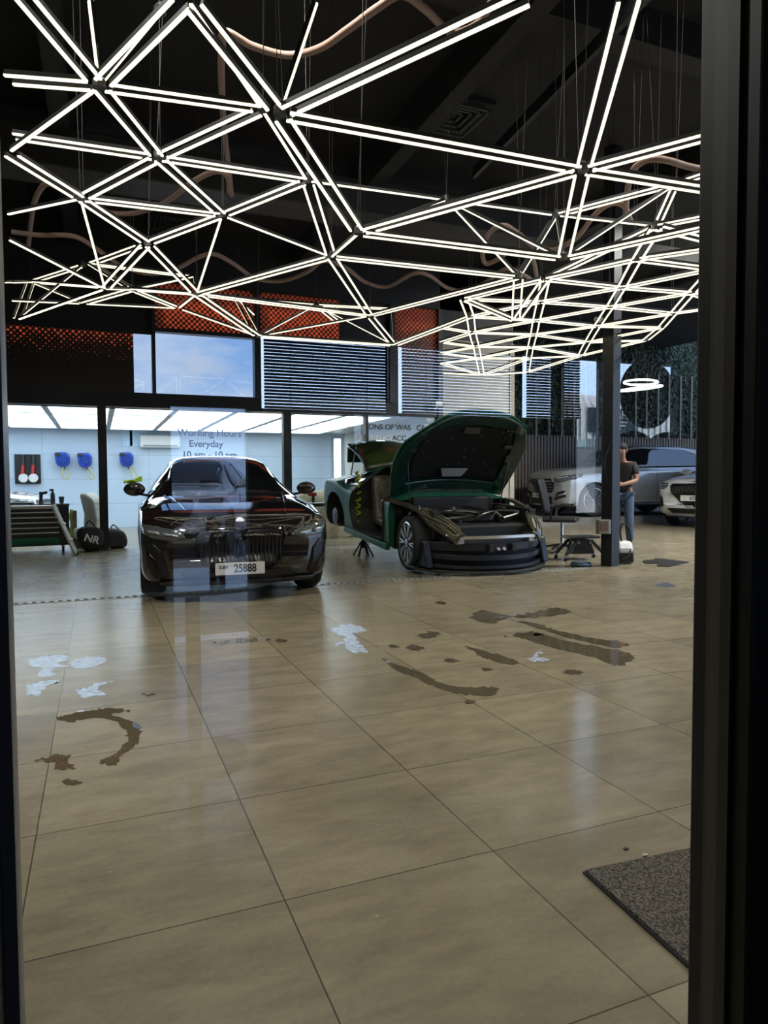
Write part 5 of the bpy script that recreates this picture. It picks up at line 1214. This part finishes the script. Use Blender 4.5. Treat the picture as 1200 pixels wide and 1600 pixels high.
blob([(652,995),(672,986),(690,992),(670,998)], 'puddle', 'tiny wet spot right of the pale patch', wet)
blob([(333,1004),(370,999),(415,997),(418,1003),(375,1004),(345,1008)], 'puddle', 'thin wet line in front of the black saloon', wet)
rs = random.Random(31)
for i, (x_, y_, lb) in enumerate(((840, 992, 'wet drip between the narrow strip and the streak below it'), (760, 1046, 'wet drip left of the pale patch on the right'), (705, 1032, 'wet drip above the diagonal streak'), (648, 1012, 'wet drip just below the tiny spot'), (440, 1001, 'wet drip at the end of the thin wet line'), (615, 1010, 'wet drip to the right of the middle pale patch'), (735, 1097, 'wet drip on the grout line below the diagonal streak'), (895, 1050, 'wet drip below the rearmost streaks'), (232, 1085, 'wet drip up right of the hook-shaped puddle'), (112, 1222, 'wet drip below the ragged spot'), (1040, 914, 'faint wet mark nearest the rubber mat'), (690, 942, 'faint wet mark near the coupe'))):
    w_ = rs.uniform(8, 18); h_ = w_*.28
    blob([(x_-w_, y_), (x_-w_*.4, y_-h_), (x_+w_*.3, y_-h_*.7), (x_+w_, y_+h_*.1), (x_+w_*.4, y_+h_), (x_-w_*.5, y_+h_*.8)], 'water_drip', lb, wet, 'puddle', .006)
blob([(50,1190),(80,1182),(108,1178),(104,1190),(118,1200),(90,1204),(82,1192)], 'puddle', 'small ragged wet spot at the left edge of the floor', wet)
blob([(48,1030),(70,1026),(100,1024),(108,1030),(90,1036),(108,1040),(82,1046),(86,1056),(60,1058),(66,1044),(45,1040)], 'pale_patch', 'pale patch at the far left of the floor', pale_mark, 'pale_mark')
blob([(110,1033),(135,1027),(165,1029),(160,1037),(135,1045),(112,1044)], 'pale_patch', 'pale patch right of the far-left one', pale_mark, 'pale_mark')
blob([(42,1070),(65,1065),(93,1063),(70,1074),(62,1086),(44,1084)], 'pale_patch', 'pale patch below the far-left one', pale_mark, 'pale_mark')
blob([(100,1080),(130,1076),(150,1068),(177,1065),(150,1076),(165,1085),(130,1090),(120,1080)], 'pale_patch', 'pale patch just above the hook-shaped puddle', pale_mark, 'pale_mark')
blob([(515,986),(535,976),(560,978),(572,986),(556,990),(560,1004),(574,1018),(548,1019),(538,1006),(520,1010),(540,998)], 'pale_patch', 'pale patch in the middle of the floor', pale_mark, 'pale_mark')
blob([(825,1028),(845,1018),(838,1026),(858,1031),(832,1034)], 'pale_patch', 'small pale patch among the wet streaks on the right', pale_mark, 'pale_mark')
for i, (x_, y_, nm) in enumerate(((1038, 1345, 'bright'), (1008, 1335, 'dark'))):
    p = PZ(x_*1.0-30, y_-8, 0); o = MB().ball((0, 0, 0), .007, 6, sc=(1.5, .9, .35)).build('debris_chip', mat('chip_'+nm, (.5, .45, .35) if i == 0 else (.03, .02, .015), .6), smooth=True); o.location = (p.x, p.y, .003)
    tag(o, ('pale' if i == 0 else 'dark')+' crumb of debris on the floor above the doormat', 'debris')
# ================================================================== LEFT SIDE: tool chest, ladder, bags, wash room things
g = PZ(72, 864, 0)
CW, CD, CHH = 1.15, .5, .80
gxr = PZ(108, 862, 0)
t = thing('tool_chest', 'black roller tool chest with silver drawer edges and a green bottom drawer', 'tool chest', (gxr.x-CW/2, gxr.y+CD/2, 0), R(3))
chm = mat('chest_black', (.014, .014, .016), .35)
bx(-CW/2, CW/2, -CD/2+.012, CD/2, .11, CHH-.03).build('cabinet', chm, t, bevel=.006)
bx(-CW/2-.01, CW/2+.01, -CD/2-.01, CD/2+.01, CHH-.03, CHH).build('worktop', mat('chest_top', (.05, .045, .04), .5), t, bevel=.004)
zd = [.25, .345, .43, .515, .60, .685, .755]
for i in range(6):
    z0, z1 = zd[i], zd[i+1]; dr = bx(-CW/2+.02, CW/2-.16, -CD/2-.006, -CD/2+.014, z0+.006, z1-.006).build('drawer', chm, t)
    bx(-CW/2+.02, CW/2-.16, -CD/2-.024, -CD/2-.004, z1-.03, z1-.008).build('drawer_pull', mat('pull_silver', (.55, .52, .47), .3, .7), dr, bevel=.003)
dr = bx(-CW/2+.02, CW/2-.16, -CD/2-.012, -CD/2+.014, .13, .245).build('drawer', mat('drawer_green', (.004, .10, .05), .35), t, bevel=.004); tag(dr, 'green bottom drawer')
for x_ in (-CW/2+.1, CW/2-.1):
    for y_ in (-.17, .17): castor(t, x_, y_, .045)
tx, ty = t.location.x, t.location.y
def on_chest(dx, dy): return (tx+dx, ty+dy, CHH)
t = thing('polishing_machine', 'black handheld polisher standing upright on the tool chest', 'polisher', on_chest(.16, -.05), R(20))
MB().lathe([(.035, 0), (.04, .02), (.03, .05), (.028, .16), (.034, .20), (0, .215)]).build('body', plast_b, t, smooth=40)
MB().bar((0, 0, .17), (.10, 0, .20), .04, .045).build('grip', plast_b, t, bevel=.01)
t = thing('spray_bottle', 'tall black spray bottle at the right end of the tool chest', 'bottle', on_chest(.34, -.08))
MB().lathe([(.0, 0), (.035, 0), (.036, .16), (.015, .20), (.014, .22)]).build('body', plast_b, t, smooth=40)
MB().box(-.05, .02, -.012, .012, .215, .25).build('trigger_head', plast_b, t, bevel=.006)
t = thing('cup', 'clear grey cup on the right end of the tool chest', 'cup', on_chest(.47, -.02))
MB().lathe([(0, 0), (.032, 0), (.045, .12), (.042, .12), (.03, .006), (0, .006)]).build('wall', mat('cup_smoke', (.18, .24, .28), .15, trans=.5), t, smooth=40)
t = thing('parts_tray', 'low dark tray of small tools on the left of the tool chest', 'tray', on_chest(-.15, -.05))
MB().box(-.2, .2, -.12, .12, 0, .03).build('tray', plast_b, t, bevel=.006); MB().bar((-.12, 0, .04), (.1, .05, .05), .03, .02).build('tool', alu, t)
# folding step
c0 = PZ(119, 868, 0); top = Vector((PF(83, 790, 10.4)))
t = thing('folding_step', 'aluminium folding work step leaning in front of the tool chest', 'step ladder', (c0.x, c0.y, 0))
lt = top-Vector((c0.x, c0.y, 0))
for dy in (0, .30):
    MB().bar((0, dy, .0), (lt.x, lt.y+dy*.8, lt.z), .03, .06).build('rail', alu, t, bevel=.004)
    MB().box(-.035, .03, dy-.03, dy+.03, 0, .035).build('foot', rubber, t)
for s_ in (.32, .64): p = lt*s_; MB().box(p.x-.02, p.x+.05, p.y, p.y+.26, p.z-.012, p.z+.012).build('tread', alu, t, bevel=.003)
MB().box(lt.x-.62, lt.x+.02, lt.y, lt.y+.26, lt.z-.03, lt.z).build('platform', alu, t, bevel=.004)
MB().bar((lt.x-.6, lt.y, lt.z-.02), (lt.x-.85, lt.y, -lt.z*0+.0), .03, .05).bar((lt.x-.6, lt.y+.25, lt.z-.02), (lt.x-.85, lt.y+.25, 0), .03, .05).build('back_rail', alu, t)
# wood plank, yellow cloth
p = PZ(115, 858, 0); t = thing('wooden_plank', 'narrow light brown plank standing behind the right end of the tool chest', 'plank', (p.x, p.y+.35, 0))
bx(-.055, .055, -.02, .02, 0, .66).build('board', mat('plank_tan', (.20, .155, .11), .7, noise=.2, nscale=9), t, bevel=.004)
p = PZ(106, 858, 0); m_ = MB(); vs = []
for i in range(12):
    for j in range(4): vs.append((p.x+.03+.05*j/3+.012*math.sin(i*1.3), p.y+.28+.02*math.sin(i+j), .12+.56*i/11))
m_.add(vs, [(i*4+j, i*4+j+1, i*4+j+5, i*4+j+4) for i in range(11) for j in range(3)]); o = m_.build('hanging_cloth', mat('cloth_lime', (.30, .42, .03), .8), smooth=True); q = o.modifiers.new('t', 'SOLIDIFY'); q.thickness = .006
tag(o, 'lime yellow cloth strip hanging at the side of the tool chest', 'cloth')
# bags
def bag(name, loc, sx_, sy_, sz_, seed, label, rz=0):
    t = thing(name, label, 'bag', loc, rz); rr_ = random.Random(seed); m_ = MB()
    m_.ball((0, 0, sz_*.5), 1, 16, sc=(sx_, sy_, sz_*.52)); k = [rr_.uniform(0, 6) for _ in range(6)]
    v2 = []
    for v in m_.v:
        x_, y_, z_ = v; f_ = 1+.10*math.sin(x_*9+k[0])*math.cos(z_*11+k[1])+.06*math.sin(y_*15+z_*13+k[2])
        bxq = (abs(x_/sx_)**3+abs(y_/sy_)**3+abs((z_-sz_/2)/(sz_*.52))**3)**(1/3) or 1; q_ = (abs(x_/sx_)**2+abs(y_/sy_)**2+abs((z_-sz_/2)/(sz_*.52))**2)**.5
        s_ = (q_/bxq if bxq > .01 else 1)*f_; v2.append((x_*s_, y_*s_, max(0, (z_-sz_/2)*s_+sz_/2)))
    m_.v = v2; m_.build('body', mat('bag_black', (.010, .010, .011), .7, bump=.4), t, smooth=True)
    MB().tube(spline([(-sx_*.4, -sy_*.3, sz_*.95), (-.02, -sy_*.3, sz_*1.22), (sx_*.4, -sy_*.3, sz_*.95)], 6), .012, 6).build('strap', mat('bag_black'), t, smooth=True)
    return t
p = PZ(142, 862, 0); t = bag('duffel_bag', (p.x, p.y+.15, 0), .20, .16, .42, 1, 'black soft bag with white letters beside the tool chest')
text_mesh('bag_letters', 'NR', .17, white_p, (.02, -.185, .21), (R(84), R(18), 0), t, bold=.004)
p = PZ(178, 858, 0); bag('duffel_bag', (p.x+.02, p.y+.16, 0), .19, .15, .34, 2, 'plain slumped black bag between the lettered bag and the black saloon')
# leather seat pulled out of a car
p = PZ(130, 852, 0); t = thing('car_seat', 'loose cream leather car seat standing behind the lettered bag', 'car seat', (p.x+.02, WY+.8, 0), R(-20))
cream = mat('cream_leather', (.42, .40, .34), .5)
m_ = MB(); m_.prism([(-.30, .30), (-.34, .50), (-.27, .86), (-.12, .98), (-.02, .96), (-.10, .60), (-.08, .36)], 'X', -.26, .26); m_.xf(Matrix.Rotation(R(90), 4, 'Z')); m_.build('backrest', cream, t, bevel=.05)
m_ = MB(); m_.box(-.10, .34, -.26, .26, .16, .36); m_.build('cushion', cream, t, bevel=.06)
bx(-.05, .30, -.2, .2, 0, .16).build('runner', plast_b, t)
for z_ in (.58, .68, .78): MB().tube([(.30, -.24, z_), (.33, 0, z_), (.30, .24, z_)], .006, 5).build('seam', mat('seam_grey', (.2, .19, .16), .7), t)
# hose reels on the white wall
def reel(px, py, label, loopx):
    p = PY(px, py, WYB-.16); t = thing('hose_reel', label, 'hose reel', p)
    blue = mat('reel_blue', (.015, .06, .42), .3)
    m_ = MB(); m_.prism([(-.17, .16), (.10, .17), (.18, .08), (.17, -.12), (.08, -.20), (-.06, -.20), (-.14, -.12)], 'Y', -.10, .10); m_.build('drum_case', blue, t, bevel=.04)
    MB().lathe([(0, -.13), (.10, -.13), (.12, -.10)], c=(0.02, 0, -.02), axis='Y', n=24).build('drum_cover', mat('reel_blue_dark', (.01, .04, .28), .3), t, smooth=40)
    bx(-.15, -.03, -.12, .14, .06, .14).build('wall_bracket', plast_b, t, bevel=.01)
    MB().tube(spline([(.05, -.05, -.18), (.04+loopx, -.06, -.32), (.10+loopx, -.06, -.50), (.20+loopx, -.06, -.44), (.12+loopx, -.06, -.27), (.07, -.05, -.20)], 6), .014, 6).build('yellow_hose', mat('hose_yellow', (.55, .48, .16), .5), t, smooth=True)
    MB().tube([(.06, -.05, -.19), (.05, -.06, -.26)], .022, 8).build('nozzle', plast_b, t)
reel(97, 717, 'blue wall hose reel, the left one of the pair beside the post', -.05)
reel(132, 718, 'blue wall hose reel with a hanging yellow loop, nearest the black post', .02)
reel(197, 717, 'blue wall hose reel alone right of the black post', .05)
p = PY(48, 733, WYB-.05); t = thing('tool_board', 'black wall board holding two red and black polishers', 'tool board', p)
bx(-.35, .22, 0, .04, -.36, .36).build('board', plast_b, t)
for i, (dx, lb) in enumerate(((-.16, 'red and black polisher on the left of the wall board'), (.06, 'red and black polisher on the right of the wall board'))):
    t = thing('polisher', lb, 'polisher', (p.x+dx, p.y-.03, p.z))
    MB().tube([(0, -.04, .34), (0, -.05, .10)], .05, 12).build('motor_body', plast_b, t, smooth=True)
    MB().tube([(0, -.05, .10), (-.02, -.05, -.14)], .038, 12).build('handle', mat('tool_red', (.5, .03, .03), .4), t, smooth=True)
    MB().lathe([(0, -.05), (.10, -.05), (.11, .0), (0, .0)], c=(0, -.05, -.22), axis='Y', n=24).build('pad', white_p, t)
p = PY(250, 690, WYB-.1); t = thing('wall_air_conditioner', 'white wall air conditioner behind the roof of the black saloon', 'air conditioner', p)
bx(-.5, .5, -.12, .09, -.16, .16).build('case', white_p, t, bevel=.03); bx(-.42, .42, -.13, -.11, -.13, -.09).build('louvre', mat('louvre_grey', (.3, .33, .36), .5), t)
for i, (px, w, h_, lb) in enumerate(((199, .12, .20, 'narrow pale notice on the wash room wall above the lone hose reel'), (217, .22, .20, 'square pale notice on the wash room wall right of the narrow one'))):
    p = PY(px, 685, WYB-.02); o = bx(-w, w, 0, .01, -h_, h_).build('wall_notice', mat('notice_blue', (.55, .75, .95), .5)); o.location = p; tag(o, lb, 'notice')
# white car in the wash room, seen over the tool chest
wc = copy_tree(white_suv); tag(wc, 'pale car in the wash room behind the tool chest', 'car'); wc.location = (PY(60, 760, 15).x+.1, 16.2, 0); wc.rotation_euler = (0, 0, R(75)); wc.scale = (.9,)*3
# dark tyre table and cloth pile between the two cars
p = PY(487, 800, 12.4)
t = thing('parts_stand', 'round black stand with small parts between the two near cars', 'stand', (p.x, 12.4, 0))
MB().lathe([(.05, .68), (.26, .70), (.28, .76), (.24, .76), (.0, .72)], n=36).build('basin', plast_b, t, smooth=40)
MB().tube([(0, 0, .05), (0, 0, .70)], .03).build('pedestal', plast_b, t); MB().lathe([(.2, 0), (.2, .03), (.03, .06)]).build('base', plast_b, t)
t = thing('drill', 'small black power tool standing in the round stand', 'power tool', (p.x+.03, 12.4, .76))
MB().tube([(0, 0, 0), (0, 0, .14)], .03).build('handle', plast_b, t); MB().tube([(-.10, 0, .16), (.06, 0, .16)], .035).build('motor', mat('tool_red'), t)
t = thing('cloth_pile', 'heap of beige cleaning cloths behind the green rear wing', 'cloths', (PY(507, 800, 13.8).x, 13.8, 0)); m_ = MB(); m_.ball((0, 0, .25), 1, 14, sc=(.85, .3, .75)); rr_ = random.Random(8)
m_.v = [(x_*(1+.15*math.sin(z_*8)), y_, max(0, z_+.05*math.sin(x_*11+y_*7))) for x_, y_, z_ in m_.v]; m_.build('folded_cloth', mat('cloth_beige', (.42, .34, .22), .85, noise=.25, nscale=6), t, smooth=True)
# lime cloth on the saloon's mirror
p = PF(208, 752, 8.05); m_ = MB(); vs = []
for i in range(9):
    for j in range(5):
        u, v = i/8, j/4; vs.append((p.x-.10+.20*u, p.y-.05+.12*v, p.z-.03+.05*u+.02*math.sin(u*5+v*3)+.012*v))
m_.add(vs, [(i*5+j, i*5+j+1, (i+1)*5+j+1, (i+1)*5+j) for i in range(8) for j in range(4)]); o = m_.build('microfibre_cloth', mat('cloth_lime_bright', (.42, .75, .03), .8), smooth=True); q = o.modifiers.new('t', 'SOLIDIFY'); q.thickness = .012
tag(o, 'bright lime cloth lying on the left mirror of the black saloon', 'cloth')
# lettering on the wash room glazing
ink = mat('lettering_dark', (.008, .008, .01), .8); wh = mat('lettering_white', (.85, .86, .86), .5)
def letters(s, px, py, size, m, nm, lb, bold=0):
    q = PY(px, py, WY+.02); o = text_mesh(nm, s, size, m, q, (R(90), 0, 0), None, .001, bold=bold); tag(o, lb, 'lettering')
letters('Working Hours', 328, 677, .175, ink, 'window_lettering', 'dark words Working Hours on the wash room glass', .0035)
letters('Everyday', 322, 694, .165, ink, 'window_lettering', 'dark word Everyday on the wash room glass', .0035)
letters('10 am - 10 pm', 328, 711, .165, ink, 'window_lettering', 'dark opening times line on the wash room glass', .0035)
letters('IONS OF WAS   CA', 620, 668, .15, ink, 'window_lettering', 'dark top line about wash on the glass')
letters('EXPERIENCE', 584, 684.5, .15, wh, 'window_lettering', 'bold white word EXPERIENCE on the glass', .004)
letters('ACC', 624, 685, .15, ink, 'window_lettering', 'dark word right of the white EXPERIENCE')
letters('THE W', 621, 700, .15, ink, 'window_lettering', 'dark bottom line on the glass, over the green bonnet')
bpy.context.view_layer.update()
